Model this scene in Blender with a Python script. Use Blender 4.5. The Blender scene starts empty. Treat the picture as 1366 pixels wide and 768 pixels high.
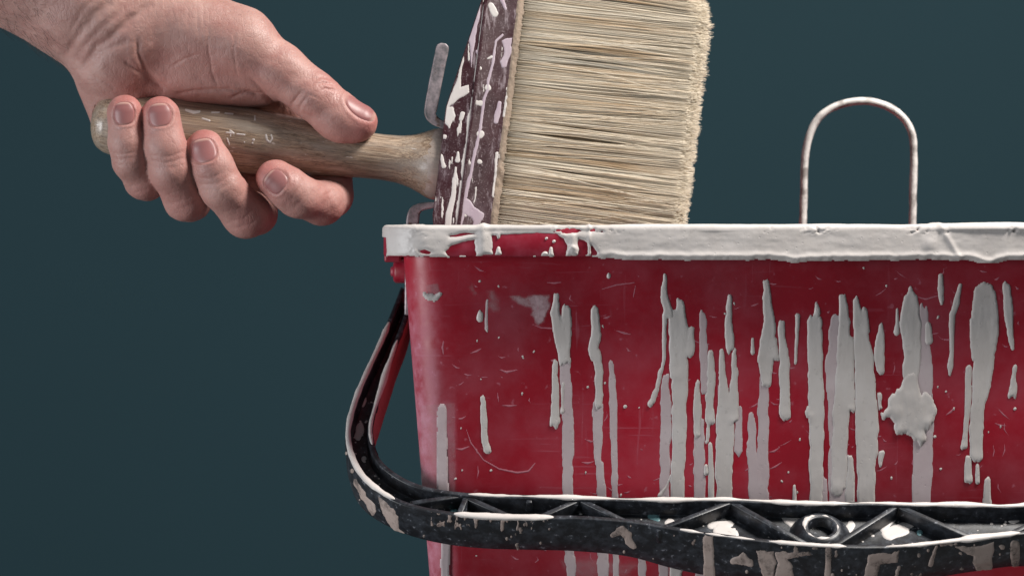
import bpy, math
import numpy as np
from math import radians, pi

# ------------------------------------------------------------------ camera, world, lamps, exposure
SC = bpy.context.scene
COL = SC.collection
MM = 0.001
D = 900.0          # camera to the front of the bucket rim, mm
K = 0.30           # mm per photograph pixel at the bucket rim
YE = 304.0         # eye level row
cam_d = bpy.data.cameras.new("camera")
cam = bpy.data.objects.new("camera", cam_d); COL.objects.link(cam)
cam.location = (0, -D*MM, 0); cam.rotation_euler = (radians(90), 0, 0)
cam_d.sensor_width = 36.0
cam_d.lens = 36.0*D/(1366*K)
cam_d.shift_y = -(384-YE)/1366.0
cam_d.clip_start = 0.05; cam_d.clip_end = 50
cam_d.dof.use_dof = True; cam_d.dof.focus_distance = (D+18)*MM; cam_d.dof.aperture_fstop = 13
SC.camera = cam

W = bpy.data.worlds.new("World"); SC.world = W; W.use_nodes = True
bg = W.node_tree.nodes["Background"]
bg.inputs[0].default_value = (0.80, 0.90, 1.0, 1); bg.inputs[1].default_value = 0.12

def area(name, loc, target, size, power, col, sizey=None):
    l = bpy.data.lights.new(name, 'AREA'); l.energy = power; l.color = col
    l.shape = 'RECTANGLE'; l.size = size; l.size_y = sizey or size
    o = bpy.data.objects.new(name, l); COL.objects.link(o)
    from mathutils import Vector
    o.location = loc
    o.rotation_euler = (Vector(target)-Vector(loc)).to_track_quat('-Z', 'Y').to_euler()
    return o
area("key_light", (0.60, -0.20, 0.86), (0.06, 0.03, 0.0), 0.24, 23, (1, 0.955, 0.90), 0.30)
area("fill_light", (-1.15, -0.50, -0.06), (0.05, 0, -0.06), 0.45, 10, (0.96, 0.975, 1.0))

vs = SC.view_settings
vs.view_transform = 'Standard'; vs.look = 'None'; vs.exposure = 0.0; vs.gamma = 1.0; vs.use_curve_mapping = False
SC.cycles.use_denoising = True
SC.cycles.max_bounces = 8

RNG = np.random.default_rng(7)

# ------------------------------------------------------------------ helpers
def at(px, py, Y):
    px = np.asarray(px, float); py = np.asarray(py, float); Y = np.asarray(Y, float)
    s = K*(D+Y)/D
    return np.stack(np.broadcast_arrays((px-683)*s, Y, -(py-YE)*s), -1)

def lin(r, g, b):
    f = lambda c: (c/255/12.92) if c/255 <= 0.04045 else ((c/255+0.055)/1.055)**2.4
    return (f(r), f(g), f(b), 1)

def _h(i, j, k):
    n = (i*374761393 + j*668265263 + k*2147483647 + 1274126177) & 0xffffffff
    n = ((n ^ (n >> 13))*1274126177) & 0xffffffff
    n = ((n ^ (n >> 16))*2246822519) & 0xffffffff
    return ((n ^ (n >> 15)) & 0xffff)/32767.5 - 1

def noise(x, y, z=0.0):
    x, y, z = np.broadcast_arrays(np.asarray(x, float), np.asarray(y, float), np.asarray(z, float))
    i, j, k = (np.floor(v).astype(np.int64) for v in (x, y, z))
    u, v, w = x-i, y-j, z-k
    u, v, w = (t*t*(3-2*t) for t in (u, v, w))
    L = lambda a, b, t: a+(b-a)*t
    return L(L(L(_h(i, j, k), _h(i+1, j, k), u), L(_h(i, j+1, k), _h(i+1, j+1, k), u), v),
             L(L(_h(i, j, k+1), _h(i+1, j, k+1), u), L(_h(i, j+1, k+1), _h(i+1, j+1, k+1), u), v), w)

def fbm(x, y, z=0.0, o=3):
    s = 0; a = 1.0; f = 1.0; t = 0
    for q in range(o):
        s = s + a*noise(np.asarray(x)*f+17.3*q, np.asarray(y)*f-9.1*q, np.asarray(z)*f+5.7*q); t += a; a *= .5; f *= 2.03
    return s/t

def sstep(a, b, x):
    t = np.clip((x-a)/(b-a), 0, 1); return t*t*(3-2*t)

def empty(name, loc_mm, label, cat, group=None):
    o = bpy.data.objects.new(name, None); COL.objects.link(o)
    o.location = np.asarray(loc_mm)*MM; o.empty_display_size = 0.02
    o['label'] = label; o['category'] = cat
    if group: o['group'] = group
    o['_base'] = [float(v) for v in loc_mm]
    return o

BASES = {}
def mk(name, V, F, mat, parent=None, smooth=True, attrs=None, base=(0, 0, 0), bevel=None, solid=None, kind=None, label=None, flipcheck=False):
    """V in mm (world), F array of quads or list of polygons; one mesh object"""
    V = np.asarray(V, float)
    root = parent
    while root is not None and root.name not in BASES: root = root.parent
    b = np.asarray(BASES[root.name] if root is not None else base, float)
    me = bpy.data.meshes.new(name)
    if isinstance(F, np.ndarray) and flipcheck:
        a, c, e = V[F[:, 0]], V[F[:, 1]], V[F[:, 2]]
        if np.einsum('ij,ij->i', a, np.cross(c, e)).sum() < 0: F = F[:, ::-1]
    if isinstance(F, np.ndarray):
        n, m = F.shape
        me.vertices.add(len(V)); me.vertices.foreach_set('co', ((V-b)*MM).astype(np.float32).ravel())
        me.loops.add(n*m); me.loops.foreach_set('vertex_index', np.ascontiguousarray(F).astype(np.int32).ravel())
        me.polygons.add(n); me.polygons.foreach_set('loop_start', np.arange(0, n*m, m, dtype=np.int32))
        me.update(calc_edges=True); me.validate()
    else:
        me.from_pydata(((V-b)*MM).tolist(), [], [list(map(int, f)) for f in F]); me.update()
    me.polygons.foreach_set('use_smooth', np.full(len(me.polygons), bool(smooth)))
    for k, v in (attrs or {}).items():
        v = np.asarray(v, np.float32)
        if v.ndim == 1:
            at_ = me.attributes.new(k, 'FLOAT', 'POINT'); at_.data.foreach_set('value', v)
        else:
            at_ = me.attributes.new(k, 'FLOAT_VECTOR', 'POINT'); at_.data.foreach_set('vector', v.ravel())
    me.materials.append(mat)
    o = bpy.data.objects.new(name, me); COL.objects.link(o)
    if parent is not None: o.parent = parent
    else: o.location = b*MM
    if bevel:
        md = o.modifiers.new('bevel', 'BEVEL'); md.width = bevel*MM; md.segments = 2; md.limit_method = 'ANGLE'; md.angle_limit = radians(35)
        md.harden_normals = False
    if kind: o['kind'] = kind
    if label: o['label'] = label
    return o

def gridfaces(nu, nv, closeu=False, closev=False):
    i = np.arange(nu if closeu else nu-1); j = np.arange(nv if closev else nv-1)
    I, J = np.meshgrid(i, j, indexing='ij'); I = I.ravel(); J = J.ravel()
    I2 = (I+1) % nu; J2 = (J+1) % nv
    return np.stack([I*nv+J, I2*nv+J, I2*nv+J2, I*nv+J2], 1)

def relief(name, pos, nor, h, mat, parent, kind=None, label=None, attrs=None, floor=-0.35):
    """a skin of paint on a surface: grid of points pos, normals nor, thickness h; below 0 it dips under the surface"""
    nu, nv = h.shape
    F = gridfaces(nu, nv)
    keep = (h.ravel()[F] > 0).any(1); F = F[keep]
    if len(F) == 0: return None
    V = (pos + nor*np.maximum(h, floor)[..., None]).reshape(-1, 3)
    used = np.unique(F); mp = -np.ones(len(V), int); mp[used] = np.arange(len(used))
    F = mp[F]; V2 = V[used]
    nrm = nor.reshape(-1, 3)[used]
    a, b, c = V2[F[:, 0]], V2[F[:, 1]], V2[F[:, 2]]
    if (np.cross(b-a, c-a)*nrm[F[:, 0]]).sum() < 0: F = F[:, ::-1]
    at2 = {k: v.reshape(-1)[used] for k, v in (attrs or {}).items()}
    return mk(name, V2, F, mat, parent, True, at2, kind=kind, label=label)

def sd_stroke(x, y, pts):
    """signed distance (negative inside) to a chain of tapered round segments (x,y,r)"""
    d = np.full(np.shape(x), 1e9)
    if len(pts) == 1: return np.hypot(x-pts[0][0], y-pts[0][1])-pts[0][2]
    for (x0, y0, r0), (x1, y1, r1) in zip(pts[:-1], pts[1:]):
        dx, dy = x1-x0, y1-y0
        t = np.clip(((x-x0)*dx+(y-y0)*dy)/(dx*dx+dy*dy+1e-9), 0, 1)
        d = np.minimum(d, np.hypot(x-x0-t*dx, y-y0-t*dy)-(r0+t*(r1-r0)))
    return d

def sd_poly(x, y, P):
    P = np.asarray(P, float); d = np.full(np.shape(x), 1e18); s = np.ones(np.shape(x))
    n = len(P)
    for i in range(n):
        a = P[i]; b = P[i-1]; e = b-a; wx, wy = x-a[0], y-a[1]
        t = np.clip((wx*e[0]+wy*e[1])/(e@e+1e-9), 0, 1)
        d = np.minimum(d, (wx-e[0]*t)**2+(wy-e[1]*t)**2)
        c1 = y >= a[1]; c2 = y < b[1]; c3 = e[0]*wy > e[1]*wx
        s = np.where((c1 & c2 & c3) | (~c1 & ~c2 & ~c3), -s, s)
    return s*np.sqrt(d)

# ------------------------------------------------------------------ node materials
class NT:
    def __init__(s, name):
        s.m = bpy.data.materials.new(name); s.m.use_nodes = True; s.t = s.m.node_tree
        s.b = s.t.nodes['Principled BSDF']; s._c = None
    def n(s, typ, **kw):
        o = s.t.nodes.new(typ)
        for k, v in kw.items(): setattr(o, k, v)
        return o
    def put(s, sock, v):
        if hasattr(v, 'is_output'): s.t.links.new(v, sock)
        else: sock.default_value = v
    def co(s, scale=(1, 1, 1), rot=(0, 0, 0), loc=(0, 0, 0)):
        if s._c is None: s._c = s.n('ShaderNodeTexCoord').outputs['Object']
        m = s.n('ShaderNodeMapping'); s.t.links.new(s._c, m.inputs[0])
        m.inputs['Scale'].default_value = scale; m.inputs['Rotation'].default_value = rot; m.inputs['Location'].default_value = loc
        return m.outputs[0]
    def noise(s, scale, detail=4, rough=.55, vec=None, dist=0.0):
        o = s.n('ShaderNodeTexNoise'); s.put(o.inputs['Vector'], vec or s.co())
        o.inputs['Scale'].default_value = scale; o.inputs['Detail'].default_value = detail
        o.inputs['Roughness'].default_value = rough; o.inputs['Distortion'].default_value = dist
        return o.outputs['Fac']
    def voro(s, scale, vec=None, feature='F1', out='Distance', rnd=1.0):
        o = s.n('ShaderNodeTexVoronoi', feature=feature); s.put(o.inputs['Vector'], vec or s.co())
        o.inputs['Scale'].default_value = scale; o.inputs['Randomness'].default_value = rnd
        return o.outputs[out]
    def ramp(s, v, stops):
        o = s.n('ShaderNodeValToRGB'); s.put(o.inputs[0], v); r = o.color_ramp
        for i, (p, c) in enumerate(stops):
            e = r.elements[i] if i < 2 else r.elements.new(p)
            e.position = p; e.color = c if not np.isscalar(c) else (c, c, c, 1)
        return o.outputs[0]
    def mix(s, f, a, b, mode='MIX'):
        o = s.n('ShaderNodeMix', data_type='RGBA', blend_type=mode)
        s.put(o.inputs[0], f); s.put(o.inputs[6], a); s.put(o.inputs[7], b); return o.outputs[2]
    def math(s, op, a, b=0.0, clamp=False):
        o = s.n('ShaderNodeMath', operation=op, use_clamp=clamp); s.put(o.inputs[0], a); s.put(o.inputs[1], b); return o.outputs[0]
    def attr(s, name, vec=False):
        o = s.n('ShaderNodeAttribute', attribute_name=name); return o.outputs['Vector' if vec else 'Fac']
    def bump(s, h, strength, dist_mm, prev=None):
        o = s.n('ShaderNodeBump'); o.inputs['Strength'].default_value = strength; o.inputs['Distance'].default_value = dist_mm*MM
        s.put(o.inputs['Height'], h)
        if prev is not None: s.t.links.new(prev, o.inputs['Normal'])
        return o.outputs[0]
    def set(s, **kw):
        for k, v in kw.items(): s.put(s.b.inputs[k.replace('_', ' ')], v)
        return s.m

def plain(name, col, rough=.5, bump=0.2, nscale=900, var=.12, metal=0.0):
    t = NT(name)
    n = t.noise(nscale, 5); n2 = t.noise(90, 4)
    c = t.mix(t.math('MULTIPLY', n2, 1.0), tuple(v*(1-var) for v in col[:3])+(1,), tuple(min(1, v*(1+var)) for v in col[:3])+(1,))
    return t.set(Base_Color=c, Roughness=rough, Metallic=metal, Normal=t.bump(n, bump, .25))

# paint: thick white, thin lilac-ish wash, beige dried
def paint_mat(name, c1, c2, rough=.42, spec=.45):
    t = NT(name)
    f = t.ramp(t.noise(60, 5), [(.35, 0.), (.7, 1.)])
    c = t.mix(f, c1, c2)
    dust = t.ramp(t.noise(420, 3), [(.62, 0.), (.72, .35)])
    c = t.mix(dust, c, tuple(v*.72 for v in c1[:3])+(1,))
    h = t.noise(260, 4, vec=t.co((1, 1, .35)))
    pits = t.ramp(t.voro(330), [(.05, 0.), (.16, 1.)])
    return t.set(Base_Color=c, Roughness=rough, Specular_IOR_Level=spec, Normal=t.bump(h, .25, .4, t.bump(pits, .22, .3)))
M_PAINT = paint_mat('white_paint', lin(205, 198, 194), lin(216, 210, 207))
M_WASH = paint_mat('thin_paint', lin(196, 178, 181), lin(208, 194, 196), .5)
M_LILAC = paint_mat('lilac_paint', lin(176, 158, 170), lin(192, 178, 186), .5)
M_BEIGE = paint_mat('beige_paint', lin(176, 156, 147), lin(196, 180, 172), .6)
def worn(mat, lo, hi, sc):
    nt = mat.node_tree; N = nt.nodes; b = N['Principled BSDF']
    tc = N.new('ShaderNodeTexCoord'); mp_ = N.new('ShaderNodeMapping'); mp_.inputs['Scale'].default_value = (1, 1, .5); nt.links.new(tc.outputs['Object'], mp_.inputs[0])
    n = N.new('ShaderNodeTexNoise'); n.inputs['Scale'].default_value = sc; n.inputs['Detail'].default_value = 6; n.inputs['Roughness'].default_value = .7; nt.links.new(mp_.outputs[0], n.inputs['Vector'])
    r_ = N.new('ShaderNodeValToRGB'); r_.color_ramp.elements[0].position = lo; r_.color_ramp.elements[0].color = (.25, .25, .25, 1); r_.color_ramp.elements[1].position = hi
    nt.links.new(n.outputs['Fac'], r_.inputs[0]); tr_ = N.new('ShaderNodeBsdfTransparent'); m_x = N.new('ShaderNodeMixShader')
    nt.links.new(r_.outputs[0], m_x.inputs[0]); nt.links.new(tr_.outputs[0], m_x.inputs[1]); nt.links.new(b.outputs[0], m_x.inputs[2]); nt.links.new(m_x.outputs[0], N['Material Output'].inputs[0])
worn(M_BEIGE, .36, .52, 110)
M_TEAL = paint_mat('teal_paint', lin(92, 132, 138), lin(120, 160, 165), .4)

# ------------------------------------------------------------------ setting: wall and floor
t = NT('dark_teal_wall')
wn = t.noise(2.2, 3); wf = t.noise(220, 4)
M_WALL = t.set(Base_Color=t.mix(wn, lin(36, 58, 65), lin(39, 62, 70)), Roughness=.85, Specular_IOR_Level=.15, Normal=t.bump(wf, .12, .4))
M_FLOOR = plain('grey_concrete', lin(88, 92, 94), .8, .3, 300)
ZF = -310.0
wall = mk('wall', [(-2600, 900, ZF), (2600, 900, ZF), (2600, 900, 2400), (-2600, 900, 2400)], [(0, 1, 2, 3)], M_WALL, smooth=False)
wall['kind'] = 'structure'
floor = mk('floor', [(-2600, -2400, ZF-.5), (2600, -2400, ZF-.5), (2600, 904, ZF-.5), (-2600, 904, ZF-.5)], [(0, 1, 2, 3)], M_FLOOR, smooth=False)
floor['kind'] = 'structure'

# ------------------------------------------------------------------ bucket
CX = float(at(1104, 0, 0)[0])          # middle of the bucket
XL = float(at(508, 0, 0)[0])           # left end of the rim
HW = CX-XL                             # half width over the rim
DEP = 262.0                            # depth over the rim
OV = 8.0                               # overhang of the rim
RZ0, RZ1 = 0.6, -11.6                  # rim top, bottom
TAP = 0.078
def front_Y(z): return OV + TAP*np.maximum(0, -z-12.0)

bucket = empty('paint_bucket', (CX, DEP/2, ZF), 'big red plastic paint bucket with white paint drips and a black carrying handle', 'bucket')
BASES[bucket.name] = (CX, DEP/2, ZF)

def rrect(hx, y0, y1, r, n_f=150, n_c=14, n_s=60):
    """rounded rectangle, front side first, points counter-clockwise seen from above, with outward normals"""
    P = []; N = []
    def side(a, b, n, nn):
        for q in np.linspace(0, 1, n, endpoint=False): P.append((a[0]+(b[0]-a[0])*q, a[1]+(b[1]-a[1])*q)); N.append(nn)
    def arc(c, a0, n):
        for q in np.linspace(0, pi/2, n, endpoint=False):
            P.append((c[0]+r*math.cos(a0+q), c[1]+r*math.sin(a0+q))); N.append((math.cos(a0+q), math.sin(a0+q)))
    side((CX-hx+r, y0), (CX+hx-r, y0), n_f, (0, -1)); arc((CX+hx-r, y0+r), -pi/2, n_c)
    side((CX+hx, y0+r), (CX+hx, y1-r), n_s, (1, 0)); arc((CX+hx-r, y1-r), 0, n_c)
    side((CX+hx-r, y1), (CX-hx+r, y1), n_f, (0, 1)); arc((CX-hx+r, y1-r), pi/2, n_c)
    side((CX-hx, y1-r), (CX-hx, y0+r), n_s, (-1, 0)); arc((CX-hx+r, y0+r), pi, n_c)
    return np.array(P), np.array(N)

# body: outer wall, bottom, inner wall
rings = []
zs = np.concatenate([[-3, -11], np.linspace(-13, ZF+6, 100), [ZF+3, ZF+1, ZF+.2]])
for z in zs:
    o = TAP*max(0, -z-12)
    if z < ZF+6: o += (1-math.sqrt(max(0, 1-((ZF+6-z)/6)**2)))*5
    P, _ = rrect(HW-OV-o, OV+o, DEP-OV-o, 15, 300)
    rings.append(np.column_stack([P, np.full(len(P), z)]))
for z in np.concatenate([np.linspace(ZF+4, -13, 12), [-3]]):
    o = TAP*max(0, -z-12)+3.0
    P, _ = rrect(HW-OV-o, OV+o, DEP-OV-o, 12, 300)
    rings.append(np.column_stack([P, np.full(len(P), z)]))
R_ = np.array(rings); nr, npnt = R_.shape[:2]
V = R_.reshape(-1, 3); F = gridfaces(nr, npnt, False, True)
# close the bottom outside and inside with fans
nb = len(V)
V = np.vstack([V, [[CX, DEP/2, ZF+.2]], [[CX, DEP/2, ZF+4]]])
ib = len(zs)-1; ii = len(zs)
j = np.arange(npnt); j2 = (j+1) % npnt
F = [list(f) for f in F if not (f[0]//npnt == ib)]
F += [[ib*npnt+a, nb, ib*npnt+b] for a, b in zip(j, j2)]
F += [[ii*npnt+a, ii*npnt+b, nb+1] for a, b in zip(j, j2)]
# pale scuffed film: worn strip on the left corner with side light painted in, smears
s = K*(D+V[:, 1])/D; PX = 683+V[:, 0]/s; PY = YE-V[:, 2]/s
hz = (.62*sstep(612, 536, PX+9*fbm(PY/60, 3.3))+.25*sstep(590, 580, PX+6*fbm(PY/60, 3.3))) * sstep(340, 470, PY)
hz += 0.34*sstep(611, 606, PX)*sstep(520, 545, PY)
def blob(x, y, rx, ry): return np.exp(-(((PX-x)/rx)**2+((PY-y)/ry)**2))
hz += .22*blob(800, 735, 60, 22)+.25*blob(1004, 640, 9, 30)
hz = np.clip(hz, 0, 1)*(V[:, 1] < 60)
t = NT('red_plastic')
n1 = t.noise(16, 5); n2 = t.noise(150, 6, .7); n3 = t.noise(700, 3)
c = t.mix(t.ramp(n1, [(.3, 0.), (.7, 1.)]), lin(136, 16, 33), lin(158, 22, 41))
c = t.mix(t.ramp(t.noise(9, 2, .4), [(.46, 0.), (.72, .9)]), c, lin(186, 28, 50))  # brighter red blotches: soft gloss reflections painted into the colour
veil = t.math('MULTIPLY', t.attr('haze'), t.ramp(n2, [(.34, .2), (.66, 1.)]), True)
# fine scratches: stretched noise, thresholded
sc1 = t.ramp(t.noise(38, 2, .5, t.co((1, 1, 22), (0, .55, 0)), .6), [(.665, 0.), (.70, 1.)])
sc2 = t.ramp(t.noise(30, 2, .5, t.co((14, 1, .8), (0, -.18, 0)), .8), [(.675, 0.), (.71, 1.)])
scr = t.math('MULTIPLY', t.math('ADD', sc1, sc2, True), t.ramp(t.noise(25, 3), [(.46, 0.), (.64, .20)]))
dust = t.ramp(t.noise(300, 2), [(.69, 0.), (.76, .28)])
film = t.ramp(t.noise(34, 6, .65), [(.42, 0.), (.76, .22)])
pale = t.math('ADD', t.math('ADD', veil, scr), t.math('ADD', dust, film), True)
c = t.mix(pale, c, lin(196, 128, 146))
rg = t.math('ADD', t.math('MULTIPLY', pale, .35), t.ramp(n2, [(.3, .30), (.7, .44)]))
M_RED = t.set(Base_Color=c, Roughness=rg, Specular_IOR_Level=.5, Normal=t.bump(n1, .25, 2.0, t.bump(n2, .10, .3, t.bump(scr, .3, .1))))
t = NT('red_rim_plastic')
M_RIM = t.set(Base_Color=t.mix(t.ramp(t.noise(160, 4), [(.4, 0.), (.75, .5)]), lin(150, 24, 46), lin(186, 84, 104)), Roughness=.4, Normal=t.bump(t.noise(300, 3), .15, .3))

body = mk('bucket_body', V, F, M_RED, bucket, attrs={'haze': hz})

# rim: hollow rolled lip lofted round the bucket
prof = [(-3.2, -13), (-3.2, -1.0), (-2.9, .2), (-2.2, RZ0), (6.6, RZ0), (7.5, RZ0-.4), (8, RZ0-1.3), (8, RZ1+.8), (7.7, RZ1+.2), (7.0, RZ1), (5.6, RZ1), (5.4, RZ1+1.2), (5.4, -4), (0.15, -4)]
rr = []
P, N = rrect(HW-OV, OV, DEP-OV, 12, 120, 14, 50)
for o, z in prof: rr.append(np.column_stack([P+N*o, np.full(len(P), z)]))
rr = np.array(rr)
rim = mk('rim', rr.reshape(-1, 3), gridfaces(len(prof), len(P), False, True)[:, ::-1], M_RIM, bucket)

# the deeper lip along the left side and its hinge lug
def boxm(c, h):
    x, y, z = c; a, b, d = h
    Vb = [(x+i*a, y+j_*b, z+k_*d) for i in (-1, 1) for j_ in (-1, 1) for k_ in (-1, 1)]
    return Vb, [(0, 1, 3, 2), (4, 6, 7, 5), (0, 4, 5, 1), (2, 3, 7, 6), (0, 2, 6, 4), (1, 5, 7, 3)]
for sgn in (-1, 1):
    Vb, Fb = boxm((CX+sgn*(HW-3.6), 66, -12.0), (3.4, 46, 2.0))
    mk('side_lip', Vb, Fb, M_RIM, bucket, False, bevel=.8)

# ---- paint on the rim
rR = 20.0
def rimpath(u):
    th = np.clip(-u/rR, 0, pi/2); back = np.maximum(0, -u-rR*pi/2)
    x = np.where(u >= 0, XL+rR+u, XL+rR-rR*np.sin(th)); y = np.where(u >= 0, 0, rR-rR*np.cos(th)+back)
    return x, y, np.where(u >= 0, 0, -np.sin(th)), np.where(u >= 0, -1, -np.cos(th))
u = np.arange(-34, 300, .5); v = np.arange(-2.4, 21, .4)
U, Vv = np.meshgrid(u, v, indexing='ij')
x, y, nx, ny = rimpath(U)
hF = RZ0-RZ1-1.3
# v: below 0 hangs under the lip; 0..hF front face; then rounded edge; then the flat top
th = np.clip((Vv-hF)/1.3, 0, pi/2); topd = np.maximum(0, Vv-hF-1.3*pi/2)
zz = np.where(Vv < hF, RZ1+Vv, RZ1+hF+1.3*np.sin(th)); inn = 1.3-1.3*np.cos(th)+topd
pos = np.stack([x-nx*inn, y-ny*inn, zz], -1)
nz = np.sin(th); nh = np.cos(th)
nor = np.stack([nx*nh, ny*nh, nz], -1)
qx = 683+pos[..., 0]/K; qy = np.where(Vv <= hF, YE-zz/K, 306-(Vv-hF)/K)
wx = qx+3.0*fbm(qx/14, qy/9, 1.7); wy = qy+2.2*fbm(qx/17, qy/11, 8.1)
win = np.minimum.reduce([
    sd_poly(wx, wy, [(594, 335), (603, 327), (618, 322), (634, 320), (635, 341), (598, 342)]),
    sd_poly(wx, wy, [(657, 313), (700, 311), (744, 312), (752, 317), (756, 328), (755, 341), (657, 341)]),
    sd_poly(wx, wy, [(772, 318), (780, 321), (784, 324), (784, 341), (772, 341)]),
    sd_poly(wx, wy, [(788, 326), (793, 330), (797, 336), (796, 341), (788, 341)]),
    sd_poly(wx, wy, [(560, 335), (568, 333), (577, 337), (572, 340), (561, 338)]),
    sd_stroke(wx, wy, [(600, 315, 1.0), (622, 312, 1.4), (634, 311, .6)])])
drips_r = np.minimum.reduce([
    sd_stroke(qx, qy, [(665, 342, 5), (665, 331, 2.0)]), sd_stroke(qx, qy, [(735, 343, 4), (735, 331, 1.8)]),
    sd_stroke(qx, qy, [(727, 340, 4.5)]), sd_stroke(qx, qy, [(763, 337, 7.5)]), sd_stroke(qx, qy, [(729, 318, 1.8)]),
    sd_stroke(qx, qy, [(739, 322, 2.2)]), sd_stroke(qx, qy, [(665, 312, 3), (665, 317, 1.6)])])
win = np.maximum(win, -drips_r)
win = np.minimum(win, np.where(qy > 316, qx-513.5+1.5*fbm(qy/9, 2.7), 9))
low = 341.2+2.0*fbm(qx/26, 4.2)+1.1*fbm(qx/8, 9.9) + 5.2*sstep(795, 840, qx) - 1.2*sstep(640, 660, qx)*sstep(800, 780, qx)
low = low + 6*np.exp(-((qx-1318)/16)**2) + 3*np.exp(-((qx-1060)/20)**2) + 2*np.exp(-((qx-803)/8)**2)
edge = np.minimum(win, low-qy)*K                       # mm inside the coat
thick = .55 + .35*sstep(800, 860, qx) + .24*fbm(qx/60, qy/16, 2.2) + .07*fbm(qx/9, qy/6, 3.1)
thick += .55*np.exp(-((qy-low+5)/4.0)**2)*sstep(780, 830, qx)               # bead along the bottom edge
thick += .8*np.exp(-((qx-645+.0*qy)/6)**2) + .6*np.exp(-((qx-764)/4)**2)*(qy > 310) + .5*np.exp(-((qx-786)/2)**2)
thick += .5*np.exp(-(drips_r/3)**2)*(drips_r < 3)
thick += .6*np.clip(fbm(qx/5, qy/5, 6.6), 0, 1)*np.exp(-((qx-555)/14)**2)     # crumbs of paint
thick += .7*np.exp(-((qx-1240)**2+(qy-325)**2)/90) + .45*np.exp(-((qx-1262-.6*(qy-315))/4)**2)*(qx > 1240)
thick += .35*np.clip(fbm(qx/60, qy/40, 12.5), 0, 1)*(qy < 309)
thick += .7*sstep(1215, 1330, qx)*(qy < 308)
thick *= 1-.75*np.exp(-((qy-308)/4.0)**2)*sstep(640, 660, qx)*sstep(810, 790, qx)
h = thick*(1-np.exp(-np.maximum(edge, 0)/.55)) + np.minimum(edge, 0)*.8
wear = fbm(qx/30, 5.5)+.6*fbm(qx/4, qy/2.5, 7.3)
worn = np.exp(-((qy-307)/4)**2)*np.clip(wear-.28, 0, 1)*3
h = np.where((qx > 640), h-worn*1.1, h)
h = np.where(qy < 290-12*fbm(qx/30, 8.8), h-.6, h)
relief('rim_paint', pos, nor, h, M_PAINT, rim)

# ---- drips on the front
def fsurf(px, py):
    c_ = -(np.asarray(py, float)-YE)*K/D
    Y = (OV-TAP*12-TAP*c_*D)/(1+TAP*c_)
    return at(px, py, Y)
FN = np.array([0, -1, -TAP]); FN = FN/np.linalg.norm(FN)
def drip(shapes, H, mat, seed, edge=2.0, wob=3.0, step=1.5, name='paint_drip', label=None, kind=None, ridge=.25):
    P = np.array([p for s_ in shapes for p in s_]); m = 6+P[:, 2].max()
    xs = np.arange(P[:, 0].min()-m, P[:, 0].max()+m, step); ys = np.arange(P[:, 1].min()-m, P[:, 1].max()+m, step*1.3)
    X, Yp = np.meshgrid(xs, ys, indexing='ij'); wob = wob*float(np.clip((P[:, 2].max()/6.5)**1.8, .18, 1))
    wx = X+wob*.8*fbm(X/18, Yp/26, seed*3.1)+.55*wob*fbm(X/5, Yp/11, seed+.7); wy = Yp+wob*2.6*fbm(X/4.5, Yp/30, seed*1.7+40)
    ds = [sd_stroke(wx, wy, s_) for s_ in shapes]
    d = -np.minimum.reduce(ds)
    e = np.clip(d/edge, 0, 1); prof_ = np.sqrt(np.clip(1-(1-e)**2, 0, 1))
    hh = H*prof_*(1+ridge*fbm(X/5, Yp/30, seed+9)+.18*fbm(X/9, Yp/12, seed+5))
    for s_ in shapes:                                   # fat bead where a run stops
        xe, ye, re = s_[-1]
        hh = hh+H*.6*np.exp(-((X-xe)**2+(Yp-ye)**2)/(re*re*.8+4))*(d > 0)*prof_
    hh = np.where(d > 0, hh, d*.18)
    pos = fsurf(X, Yp); nor = np.broadcast_to(FN, pos.shape)
    return relief(name, pos, nor, hh, mat, body, label=label, kind=kind)

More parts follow.
